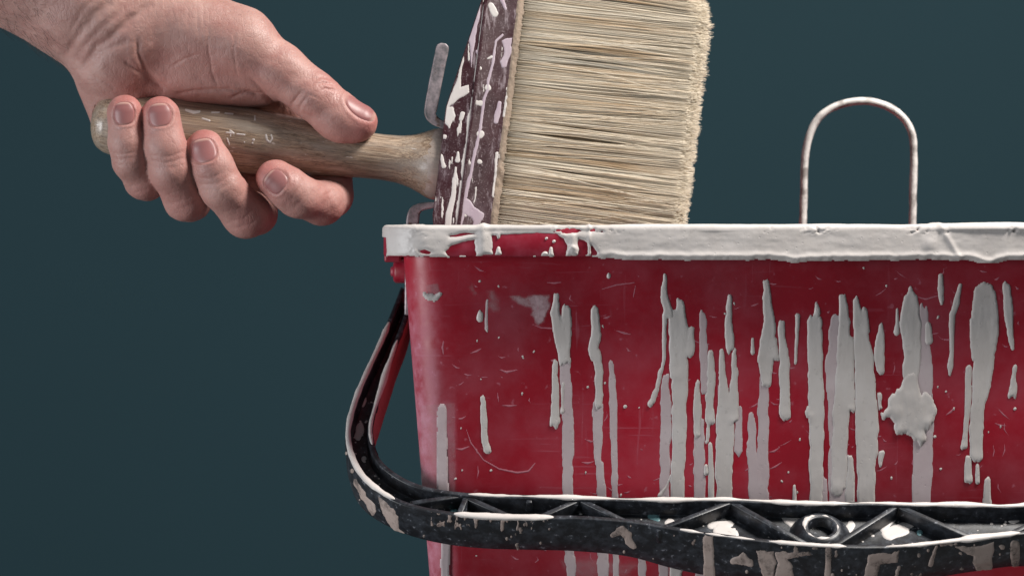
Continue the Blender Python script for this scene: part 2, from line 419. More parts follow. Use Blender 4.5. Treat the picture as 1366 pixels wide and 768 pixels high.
T_, N_ = .32, .12     # thick and thin coats, mm
DR = [
 # (coat, [strokes])  strokes are (column, row, half width)
 ('w', [[(590, 545, 5), (589, 600, 6), (590, 645, 6.5), (594, 700, 5), (596, 800, 5)]]),
 ('t', [[(644, 531, 3), (646, 560, 4), (647, 590, 4.5), (650, 600, 5.5)]]),
 ('t', [[(741, 390, 3), (742, 420, 6), (749, 450, 9), (754, 480, 8)], [(756, 412, 5), (757, 430, 7), (754, 470, 7)]]),
 ('w', [[(752, 470, 7), (757, 540, 7), (758, 600, 7.5), (758, 700, 7), (764, 790, 7)]]),
 ('t', [[(741, 479, 2.5), (740, 520, 4.5), (740, 558, 6.5), (740, 564, 7)]]),
 ('t', [[(751, 512, 2.5), (750, 540, 1.5), (750, 549, 3)]]),
 ('t', [[(794, 413, 5), (796, 450, 6), (792, 462, 7), (799, 490, 6), (798, 540, 5)]]),
 ('w', [[(798, 540, 6), (797, 570, 7), (797, 615, 5)], [(800, 620, 5), (802, 650, 7), (804, 720, 7), (806, 800, 6)]]),
 ('w', [[(816, 483, 3.2), (818, 540, 5), (820, 620, 4.5), (821, 720, 4), (822, 800, 5)]]),
 ('t', [[(886, 369, 2), (887, 400, 5), (892, 420, 6)], [(887, 420, 3), (885, 480, 2.5), (875, 520, 3), (868, 538, 3.5)]]),
 ('t', [[(908, 403, 5), (908, 440, 9), (907, 520, 10), (905, 600, 9), (902, 720, 8), (902, 800, 9)], [(900, 420, 8), (902, 500, 9)], [(921, 440, 4), (920, 470, 6)]]),
 ('w', [[(889, 500, 4), (888, 540, 7), (887, 620, 7), (886, 720, 7), (886, 800, 7)]]),
 ('t', [[(897, 630, 1.5), (888, 650, 1.3), (880, 660, 3)]]),
 ('w', [[(938, 418, 4), (939, 480, 6), (941, 520, 5)]]),
 ('t', [[(948, 470, 4), (949, 500, 6), (946, 540, 5), (947, 560, 6)], [(944, 550, 2), (943, 590, 2)]]),
 ('t', [[(931, 512, 2.5), (930, 545, 5.5), (930, 580, 4.5)]]),
 ('w', [[(934, 560, 6), (933, 610, 8), (934, 720, 7), (935, 800, 7)]]),
 ('t', [[(947, 592, 2.5), (949, 640, 4), (948, 700, 3.5)]]),
 ('t', [[(942, 620, 2), (942, 630, 3.5)]]),
 ('t', [[(973, 396, 3), (972, 425, 4.5), (973, 450, 6), (974, 464, 5)]]),
 ('t', [[(962, 466, 2.5), (965, 510, 6), (967, 560, 12), (966, 640, 11), (964, 720, 9), (964, 800, 9)], [(979, 469, 3), (980, 500, 4), (978, 560, 7)]]),
 ('w', [[(985, 545, 4), (986, 580, 6), (986, 602, 6)]]),
 ('w', [[(1003, 552, 4), (1003, 590, 6), (1008, 640, 9), (1012, 720, 10), (1012, 800, 10)]]),
 ('t', [[(1021, 376, 4), (1023, 400, 5), (1027, 430, 7), (1021, 480, 11), (1022, 510, 6)], [(1032, 450, 4), (1033, 475, 6)]]),
 ('w', [[(1020, 490, 6), (1018, 540, 7), (1018, 600, 8), (1016, 720, 10)]]),
 ('t', [[(1004, 452, 1.6), (1004, 470, 2.6)]]),
 ('t', [[(1043, 428, 4), (1046, 480, 6), (1047, 530, 7), (1047, 552, 7.5)]]),
 ('t', [[(1064, 422, 3), (1063, 450, 2), (1061, 484, 1.6)]]),
 ('t', [[(1089, 404, 2), (1090, 416, 4)], [(1087, 428, 10), (1088, 480, 10), (1089, 540, 10), (1089, 620, 9), (1090, 720, 9), (1090, 800, 9)], [(1079, 548, 4), (1081, 555, 5)]]),
 ('w', [[(1099, 640, 4), (1100, 700, 5)]]),
 ('w', [[(1114, 425, 7), (1112, 480, 8), (1116, 560, 11), (1120, 650, 14), (1122, 800, 13)], [(1106, 480, 4), (1109, 520, 6)]]),
 ('t', [[(1123, 395, 4), (1126, 430, 8), (1124, 500, 10), (1120, 580, 11), (1118, 650, 10)], [(1133, 455, 6), (1133, 520, 7), (1135, 545, 5)]]),
 ('t', [[(1134, 612, 4), (1134, 640, 6), (1133, 680, 6)]]),
 ('t', [[(1142, 400, 2.5), (1146, 430, 8), (1153, 480, 13), (1156, 560, 15), (1156, 640, 12), (1154, 720, 11), (1154, 800, 10)], [(1153, 415, 4), (1155, 440, 5)]]),
 ('t', [[(1175, 433, 2), (1174, 450, 5), (1173, 485, 6), (1174, 494, 5)], [(1174, 525, 2), (1175, 545, 2)]]),
 ('t', [[(1176, 604, 4), (1175, 612, 3), (1175, 620, 1.5)]]),
 ('w', [[(1232, 412, 6), (1235, 480, 9), (1232, 560, 13), (1230, 650, 13), (1226, 720, 13), (1224, 800, 13)]]),
 ('t', [[(1214, 384, 2.5), (1214, 400, 9), (1215, 430, 15), (1217, 480, 11), (1214, 530, 10)]]),
 ('b', [[(1216, 505, 9), (1214, 530, 15)], [(1203, 538, 18), (1214, 548, 28), (1222, 556, 23)], [(1178, 553, 3), (1196, 548, 11)], [(1234, 530, 8), (1241, 545, 8), (1238, 562, 7)], [(1222, 572, 15), (1228, 584, 7)], [(1200, 572, 8)]]),
 ('t', [[(1197, 412, 1.5), (1197, 430, 2), (1196, 443, 3.5)]]),
 ('t', [[(1238, 434, 4), (1239, 455, 5)]]),
 ('t', [[(1255, 367, 2.5), (1255, 385, 4), (1256, 400, 3), (1256, 405, 1.5)]]),
 ('t', [[(1281, 380, 2), (1276, 405, 4), (1270, 420, 4), (1269, 470, 2.5), (1268, 489, 4), (1267, 500, 1)]]),
 ('t', [[(1302, 388, 4), (1313, 392, 15), (1314, 440, 17), (1312, 490, 14), (1305, 540, 10), (1301, 590, 9), (1302, 608, 8)], [(1325, 388, 4), (1326, 430, 5)], [(1297, 426, 3), (1297, 480, 2)]]),
 ('t', [[(1292, 490, 4), (1291, 540, 4), (1288, 580, 3), (1286, 595, 4)]]),
 ('t', [[(1292, 610, 4), (1291, 630, 5), (1292, 640, 5)]]),
 ('t', [[(1304, 620, 2), (1304, 632, 3), (1304, 642, 3)]]),
 ('t', [[(1317, 642, 4), (1317, 670, 6), (1316, 720, 6)]]),
 ('t', [[(1343, 382, 4.5), (1345, 410, 6), (1347, 440, 4), (1351, 467, 2)]]),
 ('t', [[(1353, 489, 3), (1352, 505, 2.5), (1350, 525, 6)]]),
 ('t', [[(640, 413, 1), (641, 419, 4), (640, 424, 4.5)]]),
 ('w', [[(650, 400, 1.5), (649, 425, 2), (649, 439, 2.2)]]),
 ('t', [[(566, 393, 1.5), (573, 397, 3.5), (582, 397, 3.5), (588, 391, 1.5)]]),
 ('t', [[(1060, 648, 1.5), (1060, 670, 3)]]),
 ('w', [[(856, 740, 5), (857, 800, 6)]]), ('w', [[(980, 745, 6), (982, 800, 7)]]),
]
rd = np.random.default_rng(31)
for i, (kind_, st) in enumerate(DR):
    st = [[(a, b+float(rd.uniform(0, 150)) if b >= 790 else b, c_) for a, b, c_ in k_] for k_ in st]     # runs end at odd heights below
    if kind_ == 't': drip(st, T_, M_PAINT, i*1.37+.2)
    elif kind_ == 'b': drip(st, .55, M_PAINT, i*1.37+.2, edge=5, wob=3.2, label='thick splat of white paint with a ragged edge')
    else: drip(st, N_, M_WASH, i*1.37+.2, edge=1.3, wob=3.4, label='thin see-through run of pinkish white paint')

# thin dried films and smears
t = NT('dried_film')
cv = t.math('MULTIPLY', t.attr('cov'), t.ramp(t.noise(170, 6, .72), [(.32, .25), (.62, 1.)]), True)
tr = t.n('ShaderNodeBsdfTransparent'); mxs = t.n('ShaderNodeMixShader')
t.set(Base_Color=lin(206, 176, 182), Roughness=.6)
t.t.links.new(cv, mxs.inputs[0]); t.t.links.new(tr.outputs[0], mxs.inputs[1]); t.t.links.new(t.b.outputs[0], mxs.inputs[2])
t.t.links.new(mxs.outputs[0], t.t.nodes['Material Output'].inputs[0])
M_FILM = t.m
def film(poly, op, seed, feather=7, wob=7):
    P = np.array(poly, float); xs = np.arange(P[:, 0].min()-8, P[:, 0].max()+8, 1.5); ys = np.arange(P[:, 1].min()-8, P[:, 1].max()+8, 1.5)
    X, Yp = np.meshgrid(xs, ys, indexing='ij')
    d = -sd_poly(X+wob*fbm(X/18, Yp/18, seed)+.5*wob*fbm(X/6, Yp/6, seed+3), Yp+wob*fbm(X/16, Yp/16, seed+8), poly)
    relief('paint_film', fsurf(X, Yp), np.broadcast_to(FN, X.shape+(3,)), np.where(d > 0, .05, -.05), M_FILM, body, attrs={'cov': op*sstep(0, feather, d)})
film([(678, 392), (690, 394), (712, 390), (736, 391), (738, 404), (733, 420), (724, 434), (712, 430), (708, 414), (690, 408)], .85, 1.1, 6)
film([(648, 386), (658, 382), (667, 396), (668, 416), (656, 420), (647, 408)], .5, 2.3, 10, 4)
film([(624, 380), (634, 375), (637, 392), (630, 396)], .5, 3.7, 6, 4)
film([(567, 380), (585, 378), (589, 396), (572, 400)], .42, 4.7, 2, 2)
film([(740, 742), (800, 740), (860, 748), (840, 775), (760, 775)], .30, 5.7, 14, 8)
film([(1160, 640), (1166, 636), (1168, 668), (1160, 668)], .3, 6.7, 3, 3)
film([(999, 608), (1011, 606), (1013, 668), (999, 668)], .34, 7.7, 3, 3)
film([(560, 540), (608, 536), (608, 668), (560, 668)], .20, 8.7, 2, 2)

# loose spatter and pale scuffs, too small to count
r = np.random.default_rng(3)
sp = []
for q in range(60):
    xx = r.uniform(600, 1366); yy = r.uniform(352, 766)
    sp.append([(xx, yy, r.uniform(.6, 1.4)), (xx+r.normal()*.6, yy+r.uniform(.3, 3), r.uniform(.4, 1.0))])
sp += [[(812, 366, 2), (812, 369, 2.4)], [(834, 542, 2.4)], [(640, 375, 1.6)], [(784, 516, 1.6)], [(655, 627, 1.6)], [(1354, 545, 2)], [(1247, 582, 2)], [(1255, 625, 1.6)], [(1262, 522, 1.3)]]
big = None
xs = np.arange(540, 1370, 1.25); ys = np.arange(346, 770, 1.4)
X, Yp = np.meshgrid(xs, ys, indexing='ij'); dd = np.full(X.shape, 9.0)
def stamp(st, dd):
    P = np.array(st); m = P[:, 2].max()+4
    i0, i1 = np.searchsorted(xs, (P[:, 0].min()-m, P[:, 0].max()+m)); j0, j1 = np.searchsorted(ys, (P[:, 1].min()-m, P[:, 1].max()+m))
    if i1 > i0 and j1 > j0: dd[i0:i1, j0:j1] = np.minimum(dd[i0:i1, j0:j1], sd_stroke(X[i0:i1, j0:j1], Yp[i0:i1, j0:j1], st))
for st in sp: stamp(st, dd)
hh = np.where(dd < 0, .35*np.sqrt(np.clip(-dd/1.6, 0, 1)), -dd*.2)
relief('paint_spatter', fsurf(X, Yp), np.broadcast_to(FN, X.shape+(3,)), hh, M_PAINT, body, kind='stuff')
dd = np.full(X.shape, 9.0)
sc = [[(622, 572, .5), (628, 590, .9), (645, 613, .9), (666, 625, 1.0), (690, 630, 1.4), (705, 628, 1.2), (714, 617, .6)],
      [(665, 492, .4), (676, 496, 1.6), (690, 493, .5)], [(820, 440, .4), (832, 444, 1.5), (842, 446, .5)],
      [(668, 540, .4), (680, 541, 1.4), (690, 540, .5)], [(608, 598, .4), (616, 599, 1.5), (626, 595, .5)],
      [(776, 616, .5), (784, 617.5, 1.5), (792, 615, .5)], [(802, 386, .5), (822, 380, .9), (846, 377, .7)],
      [(912, 446, .5), (930, 456, .8), (946, 459, .8)], [(709, 432, .5), (722, 437, .9), (740, 438, .9)],
      [(730, 377, .5), (740, 377.5, 1.2), (750, 376, .5)], [(1220, 395, .5), (1235, 399, 1.1), (1252, 394, .6)]]
for q in range(170):
    xx = r.uniform(590, 1360); yy = r.uniform(356, 764)
    L = r.uniform(2, 9); a = r.normal()*.5; cv = r.uniform(.5, 2.2)
    if r.random() < .75: sc.append([(xx-L, yy-math.sin(a)*L-cv, .3), (xx, yy, r.uniform(.6, 1.5)), (xx+L, yy+math.sin(a)*L-cv, .3)])
    else: sc.append([(xx, yy-L, .4), (xx+r.normal()*2, yy, .8), (xx+r.normal()*3, yy+L, .4)])
for st in sc: stamp(st, dd)
hh = np.where(dd < 0, .10*np.sqrt(np.clip(-dd/1.0, 0, 1)), -dd*.2)
M_SCUFF = plain('pale_scuff', lin(184, 112, 126), .6, .1)
relief('scuff_marks', fsurf(X, Yp), np.broadcast_to(FN, X.shape+(3,)), hh, M_SCUFF, body, kind='stuff')

# ------------------------------------------------------------------ bail (black carrying handle hanging against the front)
pin = at(537, 378, 118.0)                     # hinge
low_in = fsurf(1000, 662) + np.array([0, -13.0, 0])
bd = np.array([0, low_in[1]-pin[1], low_in[2]-pin[2]]); bd /= np.linalg.norm(bd)    # down the arms
bn = np.array([0, bd[2], -bd[1]]);  bn = bn if bn[2] > 0 else -bn                  # up and towards the viewer
camp = np.array([0, -D, 0.])
def onplane(px, py, lift=0.0):
    p1 = at(px, py, 0.0); dr = p1-camp
    o = pin+bn*lift
    tt = ((o-camp)@bn)/(dr@bn)
    return camp+dr*tt[..., None] if np.ndim(tt) else camp+dr*tt
def resample(P, n):
    P = np.asarray(P, float)
    # smooth with Catmull-Rom then even arclength
    Q = []
    for i in range(len(P)-1):
        p0, p1, p2, p3 = P[max(i-1, 0)], P[i], P[i+1], P[min(i+2, len(P)-1)]
        for q in np.linspace(0, 1, 12, endpoint=False):
            Q.append(.5*((2*p1)+(-p0+p2)*q+(2*p0-5*p1+4*p2-p3)*q*q+(-p0+3*p1-3*p2+p3)*q**3))
    Q.append(P[-1]); Q = np.array(Q)
    L = np.concatenate([[0], np.cumsum(np.linalg.norm(np.diff(Q[:, :2], axis=0), axis=1))])
    s_ = np.linspace(0, L[-1], n)
    return np.column_stack([np.interp(s_, L, Q[:, c_]) for c_ in range(Q.shape[1])])
# matched stations: outer top edge (x,y), inner top edge (x,y), height of the outer face in px
ST = [(535, 382, 548, 392, 20), (520, 420, 542, 422, 24), (504, 458, 527, 462, 28), (489, 490, 515, 498, 33), (474, 525, 503, 535, 40), (463, 560, 494, 568, 46),
      (461, 585, 496, 590, 50), (468, 615, 506, 610, 48), (483, 638, 522, 626, 45), (506, 657, 545, 640, 42), (538, 673, 572, 649, 41), (584, 684, 610, 655, 42), (640, 690, 655, 658, 43),
      (700, 692, 705, 659, 43), (770, 692, 770, 661, 45), (840, 697, 840, 663, 47), (900, 707, 900, 664, 53), (960, 716, 960, 663, 56),
      (1010, 722, 1010, 665, 55), (1060, 727, 1060, 668, 53), (1110, 730, 1110, 669, 52), (1160, 731, 1160, 668, 51), (1220, 729, 1220, 670, 50),
      (1280, 722, 1280, 670, 46), (1340, 715, 1340, 672, 44), (1366, 712, 1366, 671, 44)]
ST = [(a, b, c_+(3 if b < 600 else 0), d_, max(e_, 46) if b < 640 and a < 560 else e_) for a, b, c_, d_, e_ in ST]
ST = resample(ST, 260)
O = onplane(ST[:, 0], ST[:, 1]); I_ = onplane(ST[:, 2], ST[:, 3]); TT = ST[:, 4]*K*1.36
# continue on the far side by mirroring about the middle of the bail
BX = float(np.mean([onplane(1104, 700)[0]]))
cut = np.argmin(np.abs(O[:, 0]-(2*BX-O[-1, 0])))
mir = lambda A: np.column_stack([2*BX-A[:, 0], A[:, 1], A[:, 2]])
def join(A):
    B = mir(A[:cut][::-1]); wgt = sstep(70, 0, np.arange(len(B)).astype(float))[:, None]
    return np.vstack([A, B+(2*A[-1]-A[-2]-B[0])*wgt*np.array([0, 1, 1])])
O = join(O); I_ = join(I_); TT = np.concatenate([TT, TT[:cut][::-1]])
ns = len(O)
def smooth1(A, n):
    for _ in range(n): A[1:-1] = .5*A[1:-1]+.25*(A[:-2]+A[2:])
    return A
O = smooth1(O, 6); I_ = smooth1(I_, 6); TT = smooth1(TT, 6)
E = O-I_; WW = np.linalg.norm(E, axis=1); E = E/WW[:, None]
tw = 2.3; fl = 6.8
sec = lambda w, h_: I_ + E*np.asarray(w)[..., None] + bn*np.asarray(h_)[..., None]
one = np.ones(ns)
loops = [sec(WW, 0*one), sec(WW+.5, -.25*TT), sec(WW+.4, -.7*TT), sec(WW-.6, -TT), sec(.6*one, -TT*.9), sec(0*one, -TT*.5), sec(0*one, 0*one),
         sec(tw*one, 0*one), sec(tw*1.15*one, -fl*one), sec(WW-tw*1.15, -fl*one), sec(WW-tw, 0*one)]
G = np.array(loops).transpose(1, 0, 2); nl = len(loops)
Vb = G.reshape(-1, 3); Fb = [list(f) for f in gridfaces(ns, nl, False, True)]
Fb.append(list(range(nl))); Fb.append([(ns-1)*nl+q for q in range(nl)][::-1])
t = NT('black_plastic')
n1 = t.noise(260, 5, .7); n2 = t.noise(30, 4)
dustc = t.ramp(n1, [(.44, 0.), (.76, .32)])
c = t.mix(dustc, lin(27, 29, 34), lin(112, 120, 132))
c = t.mix(t.ramp(t.noise(520, 2), [(.66, 0.), (.72, .55)]), c, lin(150, 152, 160))
M_BLACK = t.set(Base_Color=c, Roughness=t.ramp(n2, [(.3, .28), (.7, .5)]), Normal=t.bump(n1, .25, .3))
Vb_ = np.asarray(Vb); hc = onplane(1096, 697)-bn*fl
Fb = [f for f in Fb if len(f) > 4 or np.linalg.norm(Vb_[f].mean(0)-hc) > 0.5]
bail = mk('bail', Vb, Fb, M_BLACK, bucket, True, bevel=.45, label='black plastic carrying handle with zigzag ribs, smeared with paint')
me = bail.data
# consistent outside
import bmesh
bm = bmesh.new(); bm.from_mesh(me); bmesh.ops.recalc_face_normals(bm, faces=bm.faces); bm.to_mesh(me); bm.free()

def rib(p0, p1, thick=2.3, top=-.8):
    a = onplane(*p0); b = onplane(*p1)
    dv = b-a; dv /= np.linalg.norm(dv); sd = np.cross(bn, dv)*thick/2
    Vr = []
    for p in (a, b):
        for s_ in (-1, 1):
            for h_ in (top, -fl-.5): Vr.append(p+s_*sd*(1 if h_ == top else 1.35)+bn*h_)
    Fr = [(0, 1, 3, 2), (4, 6, 7, 5), (0, 4, 5, 1), (2, 3, 7, 6), (0, 2, 6, 4), (1, 5, 7, 3)]
    return mk('rib', Vr, Fr, M_BLACK, bail, True, bevel=.4)
for p0, p1 in [((548, 668), (622, 657)), ((622, 660), (690, 690)), ((622, 660), (612, 684)), ((712, 690), (774, 663)), ((774, 663), (842, 696)), ((876, 704), (976, 666)), ((976, 666), (1082, 726)),
               ((1108, 728), (1198, 671)), ((1198, 671), (1306, 718)), ((1340, 713), (1420, 674)), ((1420, 674), (1490, 700)), ((706, 662), (706, 668))]:
    rib(p0, p1)
# round boss with a hole
c0 = onplane(1096, 697); e1 = np.array([1., 0, 0]); e2 = bd
th = np.linspace(0, 2*pi, 40, endpoint=False)
ring = []
for rad, h_ in [(12.5, -fl-.3), (9.6, -fl*.55), (8.2, -2.6), (7.4, -2.0), (5.5, -2.0), (5.1, -2.4), (4.9, -fl-12), (.01, -fl-12)]:
    ring.append(c0+np.cos(th)[:, None]*e1*rad+np.sin(th)[:, None]*e2*rad+bn*h_)
mk('hole_boss', np.array(ring).reshape(-1, 3), gridfaces(8, 40, False, True), M_BLACK, bail)

# paint on the bail: beads along both top edges
def bead(name, s0, s1, inner, r0, seed, gaps=.0, mat=M_PAINT):
    sel = np.arange(s0, s1); n = len(sel)
    idx = np.linspace(s0, s1-1, n*3)
    f = lambda A: np.column_stack([np.interp(idx, np.arange(ns), A[:, q]) for q in range(3)])
    Ii, Oo, Ee = f(I_), f(O), f(E)
    cen = (Ii+Ee*tw*.45) if inner else (Oo-Ee*tw*.45)
    rr_ = r0*(1+.35*fbm(idx/9, seed)+.25*fbm(idx/3, seed+3)) + gaps*np.minimum(0, fbm(idx/14, seed+8)-.05)*r0*4
    rr_ *= np.sqrt(np.clip(np.minimum(idx-s0, s1-1-idx)/3, 0, 1)); 
    ang = np.linspace(0, 2*pi, 12, endpoint=False); L = []
    for a in ang:
        wv = rr_*math.cos(a)*1.25*(1+.2*fbm(idx/5, a*2, seed)); hv = rr_*math.sin(a)*.75
        L.append(cen+Ee*wv[:, None]+bn*(hv+.0)[:, None])
    L = np.array(L).transpose(1, 0, 2)
    V_ = L.reshape(-1, 3); F_ = gridfaces(len(idx), 12, False, True)
    a_, b_, c_ = V_[F_[:, 0]], V_[F_[:, 1]], V_[F_[:, 2]]
    ctr = np.repeat(cen[:-1], 12, 0) if False else None
    nn = np.cross(b_-a_, c_-a_); out = V_[F_].mean(1)-cen[F_[:, 0]//12]
    if (nn*out).sum() < 0: F_ = F_[:, ::-1]
    ok = rr_[F_[:, 0]//12] > .12
    return mk(name, V_, F_[ok], mat, bail)
def stn(px): return int(np.argmin(np.abs((683+O[:, 0]/(K*(D+O[:, 1])/D))[90:]-px)))+90
def stny(py): 
    q = YE-O[:, 2]/(K*(D+O[:, 1])/D); return int(np.argmin(np.abs(q[:80]-py)))
bead('paint_bead', stn(600), ns-100, True, 1.0, 3.3, .35)
bead('paint_bead', stny(450), stny(592), True, 1.25, 5.1, .3)
bead('paint_bead', stny(430), stny(668), False, 1.15, 7.7, .8)
bead('paint_bead', stn(580), stn(742), False, 1.2, 9.4, .0)
bead('paint_bead', stn(905), stn(1366), False, .85, 2.4, 1.0)
def ringbead(rad, r0, seed):
    ang = np.linspace(0, 2*pi, 120, endpoint=False); rr_ = np.maximum(.03, r0*(.25+2.4*fbm(np.cos(ang)*1.6, np.sin(ang)*1.6, seed)))
    L = []
    for a in np.linspace(0, 2*pi, 10, endpoint=False):
        L.append(c0+np.outer(np.cos(ang)*(rad+rr_*1.2*math.cos(a)), e1)+np.outer(np.sin(ang)*(rad+rr_*1.2*math.cos(a)), e2)+np.outer(rr_*.6*math.sin(a)-2.0, bn))
    L = np.array(L).transpose(1, 0, 2); mk('paint_bead', L.reshape(-1, 3), gridfaces(120, 10, True, True), M_PAINT, bail)
ringbead(6.6, .6, 3.)
bead('paint_bead', stn(1270), stn(1366), False, 1.2, 12.4, .2)

# beige patches on the smooth outer face
ii_ = np.linspace(40, min(ns-1, stn(1366)), 2000); hv = np.linspace(.0, 1.0, 60)
A, Bv = np.meshgrid(ii_, hv, indexing='ij')
def fi(Z): return np.stack([np.interp(A, np.arange(ns), Z[:, q]) for q in range(3)], -1)
Wi = np.interp(A, np.arange(ns), WW); Ti = np.interp(A, np.arange(ns), TT)
wofs = np.interp(Bv, [0, .25, .7, 1.0], [0, .5, .4, -.6])
pos = fi(I_)+fi(E)*(Wi+wofs)[..., None]-bn*(Ti*Bv)[..., None]; nor = fi(E)
s_ = K*(D+pos[..., 1])/D; qx = 683+pos[..., 0]/s_; qy = YE-pos[..., 2]/s_
wx = qx+5*fbm(qx/20, qy/16, 3.9); wy = qy+4*fbm(qx/18, qy/14, 6.1)
patches = [
 sd_poly(wx, wy, [(500, 660), (512, 668), (526, 680), (532, 700), (540, 712), (528, 707), (516, 694), (506, 676)]),
 sd_stroke(wx, wy, [(473, 640, 2.5), (485, 664, 4), (500, 684, 3)]),
 sd_stroke(qx, wy, [(690, 725, 3), (691, 735, 1.5)]),
 sd_stroke(wx, wy, [(819, 712, 4), (828, 707, 5), (838, 714, 5), (843, 728, 5)]),
 sd_stroke(qx, wy, [(944, 720, 7), (946, 745, 7), (946, 775, 8)]),
 sd_stroke(wx, wy, [(978, 748, 5), (990, 746, 8), (1000, 750, 5)]),
 sd_poly(wx, wy, [(1008, 733), (1034, 735), (1034, 772), (1022, 775), (1014, 756)]),
 sd_poly(wx, wy, [(1036, 737), (1075, 737), (1082, 742), (1050, 745), (1056, 756), (1062, 790), (1034, 790)]),
 sd_stroke(qx, wy, [(1105, 735, 4), (1104, 770, 4)]),
 sd_poly(wx, wy, [(1160, 738), (1200, 735), (1196, 748), (1178, 752), (1164, 775), (1150, 776), (1158, 752)]),
 sd_stroke(qx, wy, [(1249, 728, 2.5), (1245, 742, 2.5), (1241, 752, 3)]),
 sd_poly(wx, wy, [(1274, 730), (1305, 726), (1326, 722), (1322, 745), (1324, 762), (1302, 762), (1296, 742)]),
 sd_stroke(qx, wy, [(1354, 725, 6), (1354, 752, 6)]),
 sd_stroke(wx, wy, [(1195, 780, 3), (1198, 755, 2)]),
]
dd = np.minimum.reduce(patches)
dry = fbm(qx/5, qy/10, 4.4, 4)
dry2 = fbm(qx/18, qy/14, 14.4, 4)
brushed = np.where((qx > 575) & (qx < 735) & (Bv < .42), (.06+.55*Bv-dry)*14, 9)       # dry-brushed streaks under the edge
brushed = np.minimum(brushed, np.where(qx > 950, (.40-dry2)*16, 9))
dd = np.minimum(dd+2.2*np.clip(dry, -.2, 1), brushed)
r2 = np.random.default_rng(11)
for q in range(38):
    a_ = r2.uniform(470, 1366); f_ = r2.integers(0, 2000)
    cx_, cy_ = qx[f_, 0], qy[f_, 0]+r2.uniform(3, 46); dd = np.minimum(dd, np.hypot(qx-cx_, (qy-cy_)*.8)-r2.uniform(.8, 2.4))
hh = np.where(dd < 0, .28*np.sqrt(np.clip(-dd/2.5, 0, 1)), -dd*.25)
relief('paint_patches', pos, nor, hh, M_BEIGE, bail, kind='stuff')

# splashes on the channel floor and ribs; pale side-arm strokes are painted sheen
gx = np.linspace(30, stn(1366), 1700); gw = np.linspace(0.02, .98, 46)
A, Bv = np.meshgrid(gx, gw, indexing='ij'); Wi = np.interp(A, np.arange(ns), WW)
pos = fi(I_)+fi(E)*(tw*1.1+(Wi-2*tw*1.1)*Bv)[..., None]-bn*fl
nor = np.broadcast_to(bn, pos.shape)
s_ = K*(D+pos[..., 1])/D; qx = 683+pos[..., 0]/s_; qy = YE-pos[..., 2]/s_
dd = np.full(qx.shape, 9.0)
for q in range(150):
    f_ = r2.integers(0, 1700); g_ = r2.integers(0, 46); rad = r2.uniform(.8, 2.4)
    dd = np.minimum(dd, np.hypot(qx-qx[f_, g_], (qy-qy[f_, g_])*1.5)-rad)
wx = qx+4*fbm(qx/12, qy/8, 2.9)
for st in [[(1046, 680, 9), (1060, 694, 10), (1062, 704, 6)], [(1086, 724, 5), (1100, 722, 5)], [(1094, 676, 6), (1106, 676, 5)], [(520, 432, 2), (505, 470, 3), (492, 505, 3), (483, 540, 3)], [(1188, 690, 7), (1178, 704, 5)], [(950, 700, 5), (975, 698, 4)], [(1136, 700, 6), (1128, 712, 4)], [(1185, 712, 8), (1205, 705, 9), (1215, 700, 4)], [(893, 697, 6)], [(1268, 716, 5)], [(480, 570, 6), (478, 582, 5)], [(1350, 690, 8), (1362, 684, 8)], [(485, 612, 4)], [(960, 706, 8), (980, 712, 6)]]:
    dd = np.minimum(dd, sd_stroke(wx, qy, st))
hh = np.where(dd < 0, .3*np.sqrt(np.clip(-dd/2.5, 0, 1)), -dd*.25)
relief('splashes_and_sheen', pos, nor, hh, M_PAINT, bail, kind='stuff')
for st in [[(868, 688, 4), (878, 692, 3), (872, 684, 5)], [(1227, 710, 4)], [(1241, 707, 4)], [(604, 676, 4), (606, 682, 5)]]:
    dd = sd_stroke(qx, qy, st)
    hh = np.where(dd < 0, .25*np.sqrt(np.clip(-dd/2.5, 0, 1)), -dd*.25)
    relief('paint_spot', pos, nor, hh, M_TEAL, bail, label='teal drop of dried paint')
# worn white paint inside the side arm, red reflection put into its colour
gx = np.linspace(4, stny(606), 420); gw = np.linspace(.02, .98, 50)
A, Bv = np.meshgrid(gx, gw, indexing='ij'); Ti = np.interp(A, np.arange(ns), TT)
wofs = np.interp(Bv, [0, .55, 1], [0, 0, .55])
pos = fi(I_)+fi(E)*wofs[..., None]-bn*(Ti*Bv*.9)[..., None]; nor = -fi(E)
hh = .30*(.42-fbm(A/7, Bv*3, 3.3, 4)*1.3)
hh = np.minimum(hh, .3)
t = NT('red_bounce_paint'); M_BOUNCE = t.set(Base_Color=t.mix(t.noise(90, 4), lin(176, 84, 88), lin(205, 140, 140)), Roughness=.55, Normal=t.bump(t.noise(300, 4), .3, .3))
relief('inner_paint', pos, nor, hh, M_BOUNCE, bail, kind='stuff')

# hinge lugs: a rounded ear on each side that carries the pin of the handle
for sgn in (-1, 1):
    c_ = at(538, 362, 108.0); c_[0] = CX+sgn*abs(c_[0]-CX)
    ang = np.linspace(0, 2*pi, 28, endpoint=False); ring = []
    for sc_, xo in [(1., 5.0), (1., -2.8), (.93, -3.7), (.8, -4.2), (.42, -4.2), (.42, -5.2), (.3, -5.6), (.01, -5.6)]:
        sq = lambda v_: np.sign(v_)*np.abs(v_)**.7
        ring.append(np.column_stack([np.full(28, c_[0]-sgn*xo*-1*-1 if False else c_[0]+(-sgn)*xo), c_[1]+9*sc_*sq(np.cos(ang)), c_[2]+5.2*sc_*sq(np.sin(ang))]))
    lug = mk('hinge_lug', np.array(ring).reshape(-1, 3), gridfaces(8, 28, False, True), M_RIM, bucket)
    bm = bmesh.new(); bm.from_mesh(lug.data); bmesh.ops.recalc_face_normals(bm, faces=bm.faces); bm.to_mesh(lug.data); bm.free()

